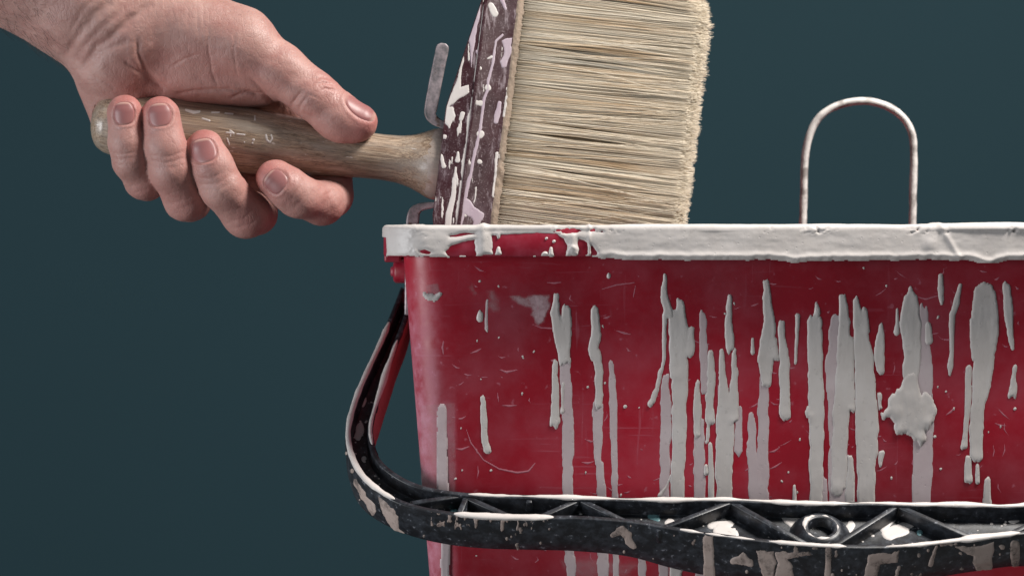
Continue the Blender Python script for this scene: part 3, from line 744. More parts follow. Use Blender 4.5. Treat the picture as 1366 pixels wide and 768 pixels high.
# ------------------------------------------------------------------ wire loop standing in the bucket
WY = 150.0
wl = [(1071, 306), (1072, 270), (1073, 230), (1076, 196), (1084, 170), (1099, 151), (1120, 140), (1146, 135), (1172, 138), (1194, 148), (1210, 164), (1218, 186), (1219, 215), (1218, 260), (1217, 306)]
pts = [at(a, b, WY) for a, b in wl]
pts = resample(np.array(pts)[:, [0, 2, 1]], 90)[:, [0, 2, 1]]
zb = ZF+5.2
pts = np.vstack([[pts[0][0]-1, WY, zb], [[pts[0][0]-.6, WY, z] for z in np.linspace(zb+4, -4, 12)], pts, [[pts[-1][0]+.4, WY, z] for z in np.linspace(-4, zb+4, 12)], [pts[-1][0]+1, WY, zb]])
def tube(P, rad, nside=10, rnoise=0, seed=0.):
    P = np.asarray(P, float); T = np.gradient(P, axis=0); T /= np.linalg.norm(T, axis=1)[:, None]
    up = np.array([0, 1., 0]); A_ = np.cross(T, up); bad = np.linalg.norm(A_, axis=1) < .1
    A_[bad] = np.cross(T[bad], [0, 0, 1.]); A_ /= np.linalg.norm(A_, axis=1)[:, None]; B_ = np.cross(T, A_)
    R0 = np.asarray(rad)*np.ones(len(P)); out = []
    for a in np.linspace(0, 2*pi, nside, endpoint=False):
        rr_ = R0*(1+rnoise*fbm(np.arange(len(P))/3, a*1.2, seed))
        out.append(P+(A_*math.cos(a)+B_*math.sin(a))*rr_[:, None])
    G_ = np.array(out).transpose(1, 0, 2)
    return G_.reshape(-1, 3), gridfaces(len(P), nside, False, True)
wire = empty('wire_loop', (pts[0][0], WY, zb), 'bent steel wire loop crusted with white paint, standing up behind the bucket rim', 'wire loop')
BASES[wire.name] = (pts[0][0], WY, zb)
t = NT('painted_wire')
f = t.ramp(t.noise(130, 5), [(.34, 0.), (.50, 1.)])
c = t.mix(f, lin(164, 156, 152), lin(234, 228, 224)); c = t.mix(t.ramp(t.noise(55, 2), [(.66, 0.), (.7, .8)]), c, lin(176, 176, 120))
M_WIRE = t.set(Base_Color=c, Roughness=.55, Normal=t.bump(t.noise(250, 4), .5, .5))
Vw, Fw = tube(pts, 1.72, 12, .16, 2.)
mk('wire', Vw, Fw, M_WIRE, wire, flipcheck=False)
# crossbars of the strainer it belongs to, down in the bucket
for z in (-60, -130, -200):
    Vw, Fw = tube([[pts[0][0], WY, z], [(pts[0][0]+pts[-1][0])/2, WY, z], [pts[-1][0], WY, z]], 1.3, 8)
    mk('cross_wire', Vw, Fw, M_WIRE, wire)

# ------------------------------------------------------------------ paint brush
BY = 58.0                       # depth of the brush's middle plane
SB = K*(D+BY)/D                 # mm per px there
AX = np.array([math.cos(radians(7)), math.sin(radians(7))])     # towards the tips, px (y down)
WX = np.array([math.sin(radians(7)), -math.cos(radians(7))])    # along the width, upwards
OB = np.array([667., 226.])
TILT = math.tan(radians(14))    # the brush leans back a little
def bp(a, w, dfront=0.0, tilt=TILT):
    """brush coordinates in px: a along the axis to the tips, w along the width (up), dfront towards the viewer"""
    a, w, dfront = np.broadcast_arrays(*(np.asarray(q, float) for q in (a, w, dfront)))
    x_ = OB[0]+a*AX[0]+w*WX[0]; y_ = OB[1]+a*AX[1]+w*WX[1]
    Yb = BY+w*tilt*SB-dfront*SB
    P = at(x_, y_, BY+w*tilt*SB); P[..., 1] = Yb
    return P
brush = empty('paint_brush', bp(-40, -250), 'wide block brush with pale natural bristles, maroon block and worn wooden handle', 'paint brush')
BASES[brush.name] = tuple(bp(-40, -250))

# block: loft along the width with a changing cross-section
HT = 62.0                        # half thickness, px
t = NT('maroon_block')
n1 = t.noise(240, 5, .7)
c = t.mix(t.ramp(t.noise(60, 4), [(.3, 0.), (.7, 1.)]), lin(48, 22, 28), lin(66, 32, 38))
c = t.mix(t.ramp(t.noise(1500, 3, .7), [(.60, 0.), (.68, .65)]), c, lin(168, 152, 156))
c = t.mix(t.ramp(t.noise(210, 6, .8, t.co((1.6, 1, .22), (0, .12, 0))), [(.54, 0.), (.66, .75)]), c, lin(158, 144, 150))
c = t.mix(t.ramp(t.noise(46, 4, .7), [(.5, 0.), (.8, .35)]), c, lin(140, 122, 130))
M_MAROON = t.set(Base_Color=c, Roughness=t.ramp(n1, [(.3, .3), (.7, .6)]), Normal=t.bump(n1, .3, .3))
ws = np.concatenate([[-252, -250], np.linspace(-246, 246, 83), [250, 252]]); secs = []
for w in ws:
    back = -80+max(0, (abs(w)-72))*.205                       # the back slopes in towards both ends
    back = min(back, -47)
    sh = 1.0 if abs(w) < 249 else .97
    ta = (back+45)/-35.0                                       # 1 in the middle, 0 at the ends
    hb = HT-9*ta
    sec_ = [(2, 54), (0, HT-4), (-2, HT-.8), (-5, HT), (-41, HT), (-43, HT+1.5), (-46, HT+1), (-47, HT-1), (back+1.5, hb+2), (back, hb-1)]
    sec_ = [(a, d_*sh) for a, d_ in sec_]; sec_ = sec_+[(a, -d_) for a, d_ in sec_[::-1]]
    secs.append([bp(a, w, d_) for a, d_ in sec_])
secs = np.array(secs); nsx = secs.shape[1]
Vb = secs.reshape(-1, 3); Fb = [list(f) for f in gridfaces(len(ws), nsx, False, True)]
Fb.append(list(range(nsx))); Fb.append([(len(ws)-1)*nsx+q for q in range(nsx)][::-1])
block = mk('block', Vb, Fb, M_MAROON, brush, True, bevel=None)
bm = bmesh.new(); bm.from_mesh(block.data); bmesh.ops.recalc_face_normals(bm, faces=bm.faces); bm.to_mesh(block.data); bm.free()
md = block.modifiers.new('sharp', 'EDGE_SPLIT'); md.split_angle = radians(38)

# paint on the block: front face and bevel share one chart (a, w)
wv = np.arange(-90, 250, .8); av = np.arange(0, 1.0001, 1/110.)
Wg, Ag = np.meshgrid(wv, av, indexing='ij')
back = np.minimum(-80+np.maximum(0, np.abs(Wg)-72)*.205, -47); ta = (back+45)/-35.0; hb = HT-9*ta
fr = Ag >= .5
aF = -45+(Ag-.5)*2*45; aB = back+1.5+(Ag*2)*(-48.5-back)
dB = hb+2.2+(Ag*2)*(HT-3-hb)
a_ = np.where(fr, aF, aB); d_ = np.where(fr, HT+.0, dB)
pos = bp(a_, Wg, d_)
nb_ = np.stack([-(HT-hb)/np.maximum(1, (-46.5-back)), np.ones_like(hb)], -1); nb_ /= np.linalg.norm(nb_, axis=-1, keepdims=True)
axw = np.array([AX[0], 0, -AX[1]]); fw = np.array([0, -math.cos(math.atan(TILT)), math.sin(math.atan(TILT))])
nor = np.where(fr[..., None], fw, nb_[..., :1]*axw+nb_[..., 1:]*fw)
s_ = K*(D+pos[..., 1])/D; qx = 683+pos[..., 0]/s_; qy = YE-pos[..., 2]/s_
wx = qx+2.0*fbm(qx/8, qy/12, 1.9); wy = qy+2.0*fbm(qx/9, qy/9, 5.1)
zc = lambda L, y0=0: [(560+a/4.8, y0+b/4.8) for a, b in L]
white = np.minimum.reduce([
 sd_poly(wx, wy, zc([(270, 345), (285, 350), (268, 430), (262, 560), (310, 540), (312, 590), (240, 640), (165, 710), (160, 690), (200, 610), (245, 500)])),
 sd_poly(wx, wy, zc([(155, 690), (215, 690), (230, 740), (200, 800), (190, 820), (150, 770)])),
 sd_stroke(wx, wy, [(615, 160, 2.5), (617, 152, 3)]), sd_stroke(wx, wy, [(636, 137, 4), (642, 138, 4)]), sd_stroke(wx, wy, [(637, 88, 2), (639, 92, 3)]), sd_stroke(wx, wy, [(650, 78, 1), (656, 76, 1.6)]),
 sd_stroke(qx, wy, [(608, 224, 1), (606, 245, 2.5), (605, 260, 3), (599, 285, 4), (597, 305, 4)]),
 sd_stroke(qx, wy, [(651, 117, 4.3)]), sd_stroke(qx, wy, [(641, 178.5, 5.2)]), sd_stroke(qx, wy, [(640, 216, 3.3)]), sd_stroke(qx, wy, [(593, 183, 2.6)]), sd_stroke(wx, wy, [(588, 208, 2), (592, 222, 2.6)]), sd_stroke(wx, wy, [(611, 204, 2), (611, 214, 3)]), sd_stroke(wx, wy, [(603, 210, 1.2), (602, 218, 1)]),
 sd_stroke(wx, wy, [(621, 214, 3), (626, 218, 2)]), sd_stroke(wx, wy, [(655, 8, 4), (660, 18, 5)]), sd_stroke(wx, wy, [(647, 14, 2), (646, 34, 2.5)]), sd_stroke(qx, wy, [(676, 130, 1.6), (672, 155, 1.3)]), sd_stroke(wx, wy, [(663, 205, 2), (659, 240, 1.3), (657, 262, 1)]), sd_stroke(qx, wy, [(621, 287, 2.1)]), sd_stroke(wx, qy, [(635, 250, .8), (632, 270, .8)]), sd_stroke(wx, wy, [(616, 243, 2), (613, 260, 1.5)])])
lil = np.minimum.reduce([
 sd_poly(wx, wy, zc([(360, 0), (395, 0), (375, 140), (345, 330), (330, 440), (325, 330), (310, 260), (340, 130)])),
 sd_poly(wx, wy, zc([(525, 260), (590, 240), (585, 330), (560, 430), (530, 435), (510, 400), (530, 370), (540, 310)])),
 sd_stroke(wx, wy, [(666, 138, 3), (664, 150, 4), (662, 162, 3)]),
 sd_stroke(wx, qy, [(670, 47, 1.4), (662, 55, 1.6), (659, 75, 1.7), (655, 95, 1.7), (650, 118, 1.9), (645, 140, 1.9), (640, 170, 2.0), (634, 200, 2.2), (628, 235, 2.4), (620, 262, 2.6), (615, 270, 3)]),
 sd_poly(wx, wy, zc([(255, 560), (300, 550), (350, 600), (410, 645), (400, 690), (380, 730), (330, 760), (345, 700), (335, 680), (290, 650), (262, 740), (235, 740), (265, 640)], 150)),
 sd_stroke(wx, wy, [(638, 70, 3)]), sd_stroke(wx, wy, [(670, 0, 3), (674, 12, 2)])])
ridge_ = np.abs(Ag-.5)*90
white = np.minimum(white, ridge_*.55-1.3-2.6*fbm(qy/20, 3.1)+1.0*fbm(qx/3, qy/5, 2.0))
streak = fbm(qx/5, qy/22, 9.2, 4)
white = np.minimum(white, (.44-streak)*9+np.where(fr, 1.2, -.2))
for nm, dq, mm, H_ in (('white_smear', white, M_PAINT, .13), ('lilac_smear', lil, M_LILAC, .16)):
    hh = np.where(dq < 0, H_*np.sqrt(np.clip(-dq/1.8, 0, 1)), -dq*.2)
    relief(nm, pos, nor, hh, mm, block, kind='stuff')
# crusty seam where the bristles leave the block
wv = np.arange(-90, 252, .8); av = np.linspace(-9, 7, 26)
Wg, Ag = np.meshgrid(wv, av, indexing='ij')
pos = bp(Ag, Wg, HT-1.0-np.maximum(0, Ag)*.25); nor = np.broadcast_to(fw, pos.shape)
hh = .55*np.exp(-(Ag/4.5)**2)*(1+.9*fbm(Wg/9, Ag/5, 3.3)) - .14 + .12*fbm(Wg/3, Ag/3, 1.1)
M_CRUST = plain('dried_crust', lin(150, 132, 116), .8, .5, 500, .3)
relief('seam_crust', pos, nor, hh, M_CRUST, block, kind='stuff')

# handle: turned wood
HP = [(-548, 2), (-547, 14), (-544, 24), (-538, 33), (-528, 39), (-515, 42), (-490, 43.5), (-440, 45), (-380, 45.5), (-340, 44.5), (-300, 41.5), (-260, 37.5), (-220, 33.5), (-185, 31), (-160, 30.2), (-135, 31.5), (-118, 35.5), (-105, 40.5), (-96, 45), (-90, 47.5), (-84, 48), (-78, 47)]
HPa = np.array(HP, float)
ra = np.concatenate([np.linspace(-548, -520, 22), np.linspace(-518, -78, 160)])
rr_ = np.interp(ra, HPa[:, 0], HPa[:, 1])
for _ in range(3): rr_[3:-1] = .5*rr_[3:-1]+.25*(rr_[2:-2]+rr_[4:])
na = 64; ang = np.linspace(0, 2*pi, na, endpoint=False)
HAX = lambda a: -3.0+a*0.0        # offset of the handle axis across the width
Vh = np.array([bp(np.full(na, a), HAX(a)+r_*np.cos(ang), r_*.96*np.sin(ang), 0.) for a, r_ in zip(ra, rr_)])
loc = np.array([np.column_stack([np.full(na, a*.3), r_*.3*np.cos(ang), r_*.3*np.sin(ang)]) for a, r_ in zip(ra, rr_)])
t = NT('worn_wood')
lv = t.attr('loc', True)
def mp(v, s_):
    m = t.n('ShaderNodeMapping'); t.t.links.new(v, m.inputs[0]); m.inputs['Scale'].default_value = s_; return m.outputs[0]
g1 = t.noise(1.0, 5, .65, mp(lv, (.018, .9, .9)), .4); g2 = t.noise(1.0, 4, .7, mp(lv, (.035, 3.6, 3.6)), .3)
c = t.ramp(g1, [(.28, lin(118, 97, 79)), (.45, lin(160, 136, 114)), (.6, lin(190, 168, 146)), (.75, lin(168, 143, 120))])
c = t.mix(t.ramp(g2, [(.38, .85), (.54, 0.)]), c, lin(80, 64, 53))
gr = t.ramp(t.noise(1.0, 3, .6, mp(lv, (.05, .30, .30))), [(.42, 0.), (.70, .75)])
c = t.mix(gr, c, lin(160, 148, 136))
ch = t.ramp(t.noise(1.0, 3, .6, mp(lv, (.16, .5, .5))), [(.67, 0.), (.70, .85)])
c = t.mix(ch, c, lin(205, 196, 190))
sx = t.n('ShaderNodeSeparateXYZ'); t.t.links.new(lv, sx.inputs[0])
nearb = t.ramp(t.math('ADD', t.math('MULTIPLY', sx.outputs[0], .012), t.math('MULTIPLY', t.noise(1., 4, .6, mp(lv, (.12, .2, .2))), .34)), [(-.0, 0.), (.01, 0.)])
cr = t.math('GREATER_THAN', t.math('ADD', sx.outputs[0], t.math('MULTIPLY', t.noise(1., 4, .6, mp(lv, (.12, .2, .2))), 14.0)), -21.0)
c = t.mix(t.math('MULTIPLY', cr, .55), c, lin(182, 170, 164))
M_WOOD = t.set(Base_Color=c, Roughness=t.ramp(g2, [(.3, .5), (.7, .33)]), Coat_Weight=.5, Coat_Roughness=.2, Normal=t.bump(g2, .35, .35, t.bump(g1, .3, .5)))
Vh2 = np.vstack([Vh.reshape(-1, 3)])
handle = mk('handle', Vh2, gridfaces(len(ra), na, False, True), M_WOOD, brush, attrs={'loc': loc.reshape(-1, 3)})
bm = bmesh.new(); bm.from_mesh(handle.data); bmesh.ops.recalc_face_normals(bm, faces=bm.faces); bm.to_mesh(handle.data); bm.free()

# flecks of white paint on the handle
th = np.linspace(radians(20), radians(110), 130); aa = np.arange(-450, -250, .9)
A, Tg = np.meshgrid(aa, th, indexing='ij'); Rg = np.interp(A, ra, rr_)
pos = bp(A, HAX(A)+Rg*np.cos(Tg), Rg*.96*np.sin(Tg), 0.)
P1 = bp(A, HAX(A), 0*A, 0.); nor = pos-P1; nor /= np.linalg.norm(nor, axis=-1, keepdims=True)
s_ = K*(D+pos[..., 1])/D; qx = 683+pos[..., 0]/s_; qy = YE-pos[..., 2]/s_
fl_ = [[(248, 147, 1.5), (258, 150, 2.2), (266, 149, 1.5)], [(270, 158, 1), (279, 161, 1.4)], [(283, 150, 1.0), (292, 150, 1.0)], [(300, 151, .9), (310, 152, 1)], [(340, 155, 1), (340, 160, 1)],
       [(302, 177, 1), (312, 178, 1.2), (307, 174, .8), (307, 182, .8)], [(316, 179, .9), (326, 180, 1)], [(303, 185, 1), (306, 193, 1)], [(338, 187, 1.8)], [(337, 191, 1.4)], [(355, 180, 1), (356, 187, 1.2), (360, 190, 1.2), (363, 185, 1), (362, 180, .8)], [(326, 190, .9)]]
dd = np.minimum.reduce([sd_stroke(qx+.8*fbm(qx/3, qy/3), qy, s__) for s__ in fl_])
hh = np.where(dd < 0, .15*np.sqrt(np.clip(-dd/1.2, 0, 1)), -dd*.2)
relief('paint_flecks', pos, nor, hh, M_PAINT, handle, kind='stuff')

# steel hooks
t = NT('old_steel')
n1 = t.noise(140, 5, .7)
c = t.mix(t.ramp(n1, [(.35, 0.), (.6, 1.)]), lin(104, 104, 106), lin(186, 172, 176)); c = t.mix(t.ramp(t.noise(190, 3), [(.62, 0.), (.70, .8)]), c, lin(112, 82, 60))
M_STEEL = t.set(Base_Color=c, Metallic=.35, Roughness=.42, Normal=t.bump(n1, .4, .4))
def strip(name, P, half, dd_, dof, label):
    P = resample(np.array([(a, b, h_) for (a, b), h_ in zip(P, half)]), 40)
    T = np.gradient(P[:, :2], axis=0); T /= np.linalg.norm(T, axis=1)[:, None]; Nn = np.column_stack([-T[:, 1], T[:, 0]])
    L = []
    for s1, s2 in ((-1, -1), (-.6, -1.05), (.6, -1.05), (1, -1), (1.08, 0), (1, 1), (-1, 1), (-1.08, 0)):
        q = P[:, :2]+Nn*(P[:, 2]*s1)[:, None]
        L.append(at(q[:, 0], q[:, 1], BY-(dof-s2*dd_)*SB))
    G_ = np.array(L).transpose(1, 0, 2); n = len(P)
    F_ = [list(f) for f in gridfaces(n, 8, False, True)]+[list(range(8)), [(n-1)*8+q for q in range(8)][::-1]]
    o = mk(name, G_.reshape(-1, 3), F_, M_STEEL, brush, True, bevel=.35, label=label)
    bm = bmesh.new(); bm.from_mesh(o.data); bmesh.ops.recalc_face_normals(bm, faces=bm.faces); bm.to_mesh(o.data); bm.free()
strip('hook', [(598, 169), (587, 165), (579, 160), (574, 153), (575, 143), (580, 115), (586, 85), (590, 66), (591, 60), (591.3, 58)], [5, 5, 6, 7, 8, 8, 8, 8, 6.5, 3], 4, 14, None)
strip('hook', [(586, 273), (574, 274), (562, 276), (554, 281), (551, 290), (550, 305), (549, 340), (548, 420)], [3.5, 4, 5, 7, 8, 8, 8, 8], 4, 14, None)

# bristles
NB = 22000
r = np.random.default_rng(21)
n_front = int(NB*.62)
w0 = r.uniform(-248, 249, NB); d0 = np.empty(NB)
d0[:n_front] = 58-np.abs(r.normal(0, 9, n_front)); d0[n_front:] = r.uniform(-58, 58, NB-n_front)
top = slice(n_front, n_front+int(NB*.08)); w0[top] = 249-np.abs(r.normal(0, 6, top.stop-top.start))
bot = slice(top.stop, top.stop+int(NB*.03)); w0[bot] = -248+np.abs(r.normal(0, 6, bot.stop-bot.start))
# clumps
nc = 420
cw = np.sort(r.uniform(-250, 250, nc)); cd = r.uniform(-60, 62, nc); cpull = r.uniform(0, .8, nc)**1.2; cofs = r.normal(0, 2.8, nc); clen = r.normal(0, 4, nc); ccol = r.normal(0, 1, nc)
ci = np.empty(NB, int)
for q in range(0, NB, 2000):
    dist = (w0[q:q+2000, None]-cw[None])**2+.12*(d0[q:q+2000, None]-cd[None])**2; ci[q:q+2000] = dist.argmin(1)
m_ = 6; tt = np.linspace(0, 1, m_)
flare_w = 1+.045*1.0; 
wt = w0*1.02+cofs[ci]+r.normal(0, 2.6, NB)+6*fbm(w0/40, d0/30, 2.2)
dt = d0*1.06+r.normal(0, 2.0, NB)+4*fbm(w0/25, d0/20, 7.7)
edge_ = np.clip(np.abs(d0)/60, 0, 1)
Lb = 255-26*edge_**4-20*np.clip((np.abs(w0)-215)/35, 0, 1)**2+clen[ci]*.25+r.normal(0, 1.5, NB)+2*fbm(w0/12, d0/12, 4.1)
short = r.random(NB) < .05; Lb[short] -= r.uniform(8, 50, short.sum())
B_ = np.zeros((NB, m_, 3))
pull = .5*np.exp(-((tt-.45)/.28)**2)
ph = r.uniform(0, 2*pi, NB); amp = np.abs(r.normal(0, .8, NB))
for q, t_ in enumerate(tt):
    w_ = w0+(wt-w0)*t_**1.2; cwq = cw[ci]*(1+.02*t_)+cofs[ci]*t_**1.2
    w_ = w_+(cwq-w_)*pull[q]*cpull[ci]*1.6+amp*np.sin(ph+t_*5)*t_
    d_ = d0+(dt-d0)*t_+3.0*np.sin(pi*t_)*np.sign(d0)*edge_
    a_ = 2+(Lb-2)*t_
    B_[:, q] = np.stack([a_, w_, d_], -1)
# stray hairs crossing the face
ns_ = 34; stray = r.choice(np.flatnonzero(np.abs(w0[:n_front]) < 190), ns_)
B_[stray, :, 2] = 66+r.uniform(0, 6, (ns_, 1)); 
slope = np.clip(r.normal(0, 30, ns_), -50, 50); B_[stray, :, 1] += slope[:, None]*tt[None]**1.3
PB = bp(B_[..., 0], B_[..., 1], B_[..., 2])                # NB,m,3
rad = np.where(r.random(NB) < .25, .20, .15)*np.ones(NB); rad[stray] = .11
taper = np.interp(tt, [0, .7, 1], [1, .95, .6])
dirA = axw; e1_ = np.array([0, -1., 0]); e2_ = np.cross(dirA, e1_)
VB = np.empty((NB, m_, 3, 3))
for s3, a in enumerate((pi/2, pi/2+2*pi/3, pi/2+4*pi/3)):
    VB[:, :, s3] = PB+(e2_*math.cos(a)+e1_*math.sin(a))*(rad[:, None]*taper[None])[..., None]
base_ = np.arange(NB)[:, None, None]*(m_*3); FB = []
for q in range(m_-1):
    for s3 in range(3):
        s4 = (s3+1) % 3
        FB.append(np.stack([np.full(NB, 0)+q*3+s3, np.full(NB, 0)+q*3+s4, np.full(NB, 0)+(q+1)*3+s4, np.full(NB, 0)+(q+1)*3+s3], 1)+np.arange(NB)[:, None]*(m_*3))
FB = np.vstack(FB)
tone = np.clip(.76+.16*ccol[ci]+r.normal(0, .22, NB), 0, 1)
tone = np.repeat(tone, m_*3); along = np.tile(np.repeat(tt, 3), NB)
t = NT('bristle')
c = t.ramp(t.attr('tone'), [(0., lin(196, 164, 126)), (.35, lin(224, 200, 168)), (.7, lin(240, 224, 200)), (1., lin(250, 240, 222))])
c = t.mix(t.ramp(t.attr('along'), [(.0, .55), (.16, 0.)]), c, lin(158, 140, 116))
c = t.mix(t.ramp(t.attr('along'), [(.66, 0.), (1., .75)]), c, lin(252, 242, 224))
M_BRIS = t.set(Base_Color=c, Roughness=.4, Specular_IOR_Level=.5)
trl = t.n('ShaderNodeBsdfTranslucent'); t.t.links.new(c, trl.inputs[0]); mxs = t.n('ShaderNodeMixShader'); mxs.inputs[0].default_value = .12
t.t.links.new(t.b.outputs[0], mxs.inputs[1]); t.t.links.new(trl.outputs[0], mxs.inputs[2]); t.t.links.new(mxs.outputs[0], t.t.nodes['Material Output'].inputs[0])
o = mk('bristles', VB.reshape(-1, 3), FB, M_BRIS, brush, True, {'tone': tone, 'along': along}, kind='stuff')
# tufted core the outer bristles lie on
cs = []
for a in np.linspace(-2, 222, 8):
    f_ = 1+.035*a/250
    w_ = 236*f_; d_ = (50-6*(a/222)**3)*1.0
    ang = np.linspace(0, 2*pi, 96, endpoint=False); ca, sa = np.cos(ang), np.sin(ang)
    cs.append(bp(np.full(96, a), np.sign(ca)*np.abs(ca)**.12*w_, np.sign(sa)*np.abs(sa)**.5*d_))
cs = np.array(cs); Vc = cs.reshape(-1, 3); Fc = [list(f) for f in gridfaces(8, 96, False, True)]+[list(range(7*96, 8*96))]
t = NT('bristle_core'); M_CORE = t.set(Base_Color=t.ramp(t.noise(60, 6, .7, t.co((.12, 1, 8))), [(.3, lin(150, 120, 88)), (.7, lin(214, 186, 148))]), Roughness=.9)
mk('bristle_core', Vc, Fc, M_CORE, brush)

# ------------------------------------------------------------------ hand (one continuous skin)
def cone(P, a, b, r0, r1):
    a = np.array(a, np.float32); b = np.array(b, np.float32); ab = b-a; pa = P-a
    t_ = np.clip((pa@ab)/(ab@ab), 0, 1)
    return np.linalg.norm(pa-t_[..., None]*ab, axis=-1)-(r0+(r1-r0)*t_)
def ellip(P, c_, rad_, rz=0.0, ry=0.0):
    q = P-np.array(c_, np.float32)
    if rz:
        c1, s1 = math.cos(rz), math.sin(rz); q = np.stack([q[..., 0]*c1+q[..., 1]*s1, -q[..., 0]*s1+q[..., 1]*c1, q[..., 2]], -1)
    if ry:
        c1, s1 = math.cos(ry), math.sin(ry); q = np.stack([q[..., 0]*c1+q[..., 2]*s1, q[..., 1], -q[..., 0]*s1+q[..., 2]*c1], -1)
    rad_ = np.array(rad_, np.float32); k0 = np.linalg.norm(q/rad_, axis=-1); k1 = np.linalg.norm(q/rad_**2, axis=-1)+1e-6
    return k0*(k0-1)/k1
def smin(a, b, k):
    h_ = np.clip(.5+.5*(b-a)/k, 0, 1); return b+(a-b)*h_-k*h_*(1-h_)
def smax(a, b, k): return -smin(-a, -b, k)
def chain(P, J, k=7):
    d = None
    for (p0, r0), (p1, r1) in zip(J[:-1], J[1:]):
        e = cone(P, p0, p1, r0, r1); d = e if d is None else smin(d, e, k)
    return d
# joints: ((column, row, towards viewer), radius) in px around the handle axis
FING = {
 'pinky': dict(prox=[((176, 158, -62), 30), ((180, 205, -38), 26), ((196, 243, 2), 25)],
               dist=[((196, 243, 2), 25), ((191, 240, 34), 24.5), ((174, 214, 58), 23.5), ((168, 190, 63), 23), ((166, 150, 62), 23.5)]),
 'ring': dict(prox=[((248, 168, -74), 34), ((250, 225, -48), 29), ((254, 268, 2), 28)],
              dist=[((254, 268, 2), 28), ((247, 266, 36), 27.5), ((227, 226, 66), 27.5), ((220, 196, 70), 27), ((214, 154, 66), 25.5)]),
 'middle': dict(prox=[((325, 162, -76), 36), ((340, 232, -50), 30), ((340, 284, -4), 30)],
                dist=[((340, 284, -4), 30), ((328, 286, 34), 30.5), ((296, 250, 66), 28.5), ((284, 222, 70), 27.5), ((273, 198, 66), 25.5)]),
 'index': dict(prox=[((390, 146, -66), 36), ((440, 215, -46), 29), ((443, 262, -8), 28)],
               dist=[((443, 262, -8), 28), ((430, 271, 20), 28), ((398, 262, 56), 28), ((383, 250, 64), 26.5), ((367, 238, 64), 25.5)]),
}
def handle_sd(P):
    x_, y_ = P[..., 0]-OB[0], P[..., 1]-OB[1]
    a = x_*AX[0]+y_*AX[1]; w = x_*WX[0]+y_*WX[1]
    R = np.interp(a, HPa[:, 0], HPa[:, 1])
    rad_ = np.sqrt((w-HAX(a))**2+(P[..., 2]/.96)**2)-R
    return np.maximum(rad_, -548-a)
def hand_sd(P):
    d = chain(P, [((-340, -245, -30), 118), ((-150, -150, -22), 104), ((20, -62, -12), 93), ((112, -6, -12), 84), ((165, 36, -12), 79)], 20)     # forearm, wrist
    d = smin(d, cone(P, (46, -16, -34), (130, 48, -34), 60, 50), 24)
    palm = cone(P, (172, 62, -30), (200, 140, -62), 62, 44)
    palm = smin(palm, cone(P, (180, 40, -34), (325, 150, -76), 62, 40), 24)
    palm = smin(palm, cone(P, (190, 30, -30), (385, 135, -64), 60, 38), 24)
    palm = smin(palm, cone(P, (150, 92, -6), (160, 160, -44), 46, 36), 22)                      # heel on the little finger side
    palm = smin(palm, cone(P, (146, 86, 4), (178, 118, -6), 38, 30), 22)
    palm = smin(palm, cone(P, (141, 114, -20), (162, 165, -40), 36, 34), 12)
    th_ = ellip(P, (258, 76, 0), (98, 66, 44), .28)                                            # ball of the thumb
    th_ = smin(th_, cone(P, (196, 18, 4), (322, 54, 18), 56, 45), 26)
    th_ = smin(th_, ellip(P, (322, 108, 2), (56, 34, 32), .25), 20)
    d = smin(d, palm, 28); d = smin(d, th_, 16)
    for f_ in FING.values(): d = smin(d, chain(P, f_['prox'], 10), 13)
    thumb = chain(P, [((318, 60, 16), 44), ((372, 92, 22), 35), ((421, 129, 26), 31.5), ((450, 152, 27), 28.5), ((478, 164, 26), 26)], 9)
    thumb = smin(thumb, ellip(P, (448, 164, 27), (36, 25, 25), .5), 10)
    d = smin(d, thumb, 15)
    for f_ in FING.values():
        d = smin(d, chain(P, f_['dist'], 9), 2.6)
    return smax(d, -(handle_sd(P)+.6), 3.0)

def surface_nets(f, org, h_):
    s = f < 0; n = np.array(f.shape)
    sl = lambda c_: tuple(slice(c_[q], n[q]-1+c_[q]) for q in range(3))
    C8 = [(i, j_, k_) for i in (0, 1) for j_ in (0, 1) for k_ in (0, 1)]
    cnt = np.zeros(n-1, np.int8)
    for c_ in C8: cnt += s[sl(c_)]
    act = (cnt > 0) & (cnt < 8); ids = np.argwhere(act); idx = -np.ones(n-1, np.int64); idx[act] = np.arange(len(ids))
    acc = np.zeros((len(ids), 3)); m = np.zeros(len(ids))
    for a in C8:
        for q in range(3):
            if a[q]: continue
            b = list(a); b[q] = 1
            fa = f[tuple((ids+a).T)]; fb = f[tuple((ids+b).T)]; x_ = (fa < 0) != (fb < 0)
            t_ = np.where(x_, fa/np.where(x_, fa-fb, 1), 0)
            p = np.repeat(np.array([a], float), len(ids), 0); p[:, q] += t_
            acc += p*x_[:, None]; m += x_
    Vn = org+h_*(ids+acc/m[:, None]); Fs = []
    for q in range(3):
        o1, o2 = [(1, 2), (2, 0), (0, 1)][q]
        lo = [slice(1, n[z]-1) for z in range(3)]; lo[q] = slice(0, n[q]-1); hi = list(lo); hi[q] = slice(1, n[q])
        sa, sb = s[tuple(lo)], s[tuple(hi)]; e = np.argwhere(sa != sb); flip = sa[sa != sb]
        off = np.array([1, 1, 1]); off[q] = 0; e = e+off
        d1 = np.zeros(3, int); d1[o1] = -1; d2 = np.zeros(3, int); d2[o2] = -1
        g = lambda v_: idx[tuple((e+v_).T)]
        Q = np.stack([g(d1+d2), g(d2), g(0*d1), g(d1)], 1); Q[~flip] = Q[~flip][:, ::-1]; Fs.append(Q)
    return Vn, np.vstack(Fs)
VX = 3.0
org = np.array([-330., -272, -160]); nx_, ny_, nz_ = 292, 204, 96
gx, gy, gz = (org[q]+VX*np.arange(n_, dtype=np.float32) for q, n_ in enumerate((nx_, ny_, nz_)))
f = np.full((nx_, ny_, nz_), 30, np.float32)
B4 = 4                                                      # coarse pass, then only the blocks near the skin
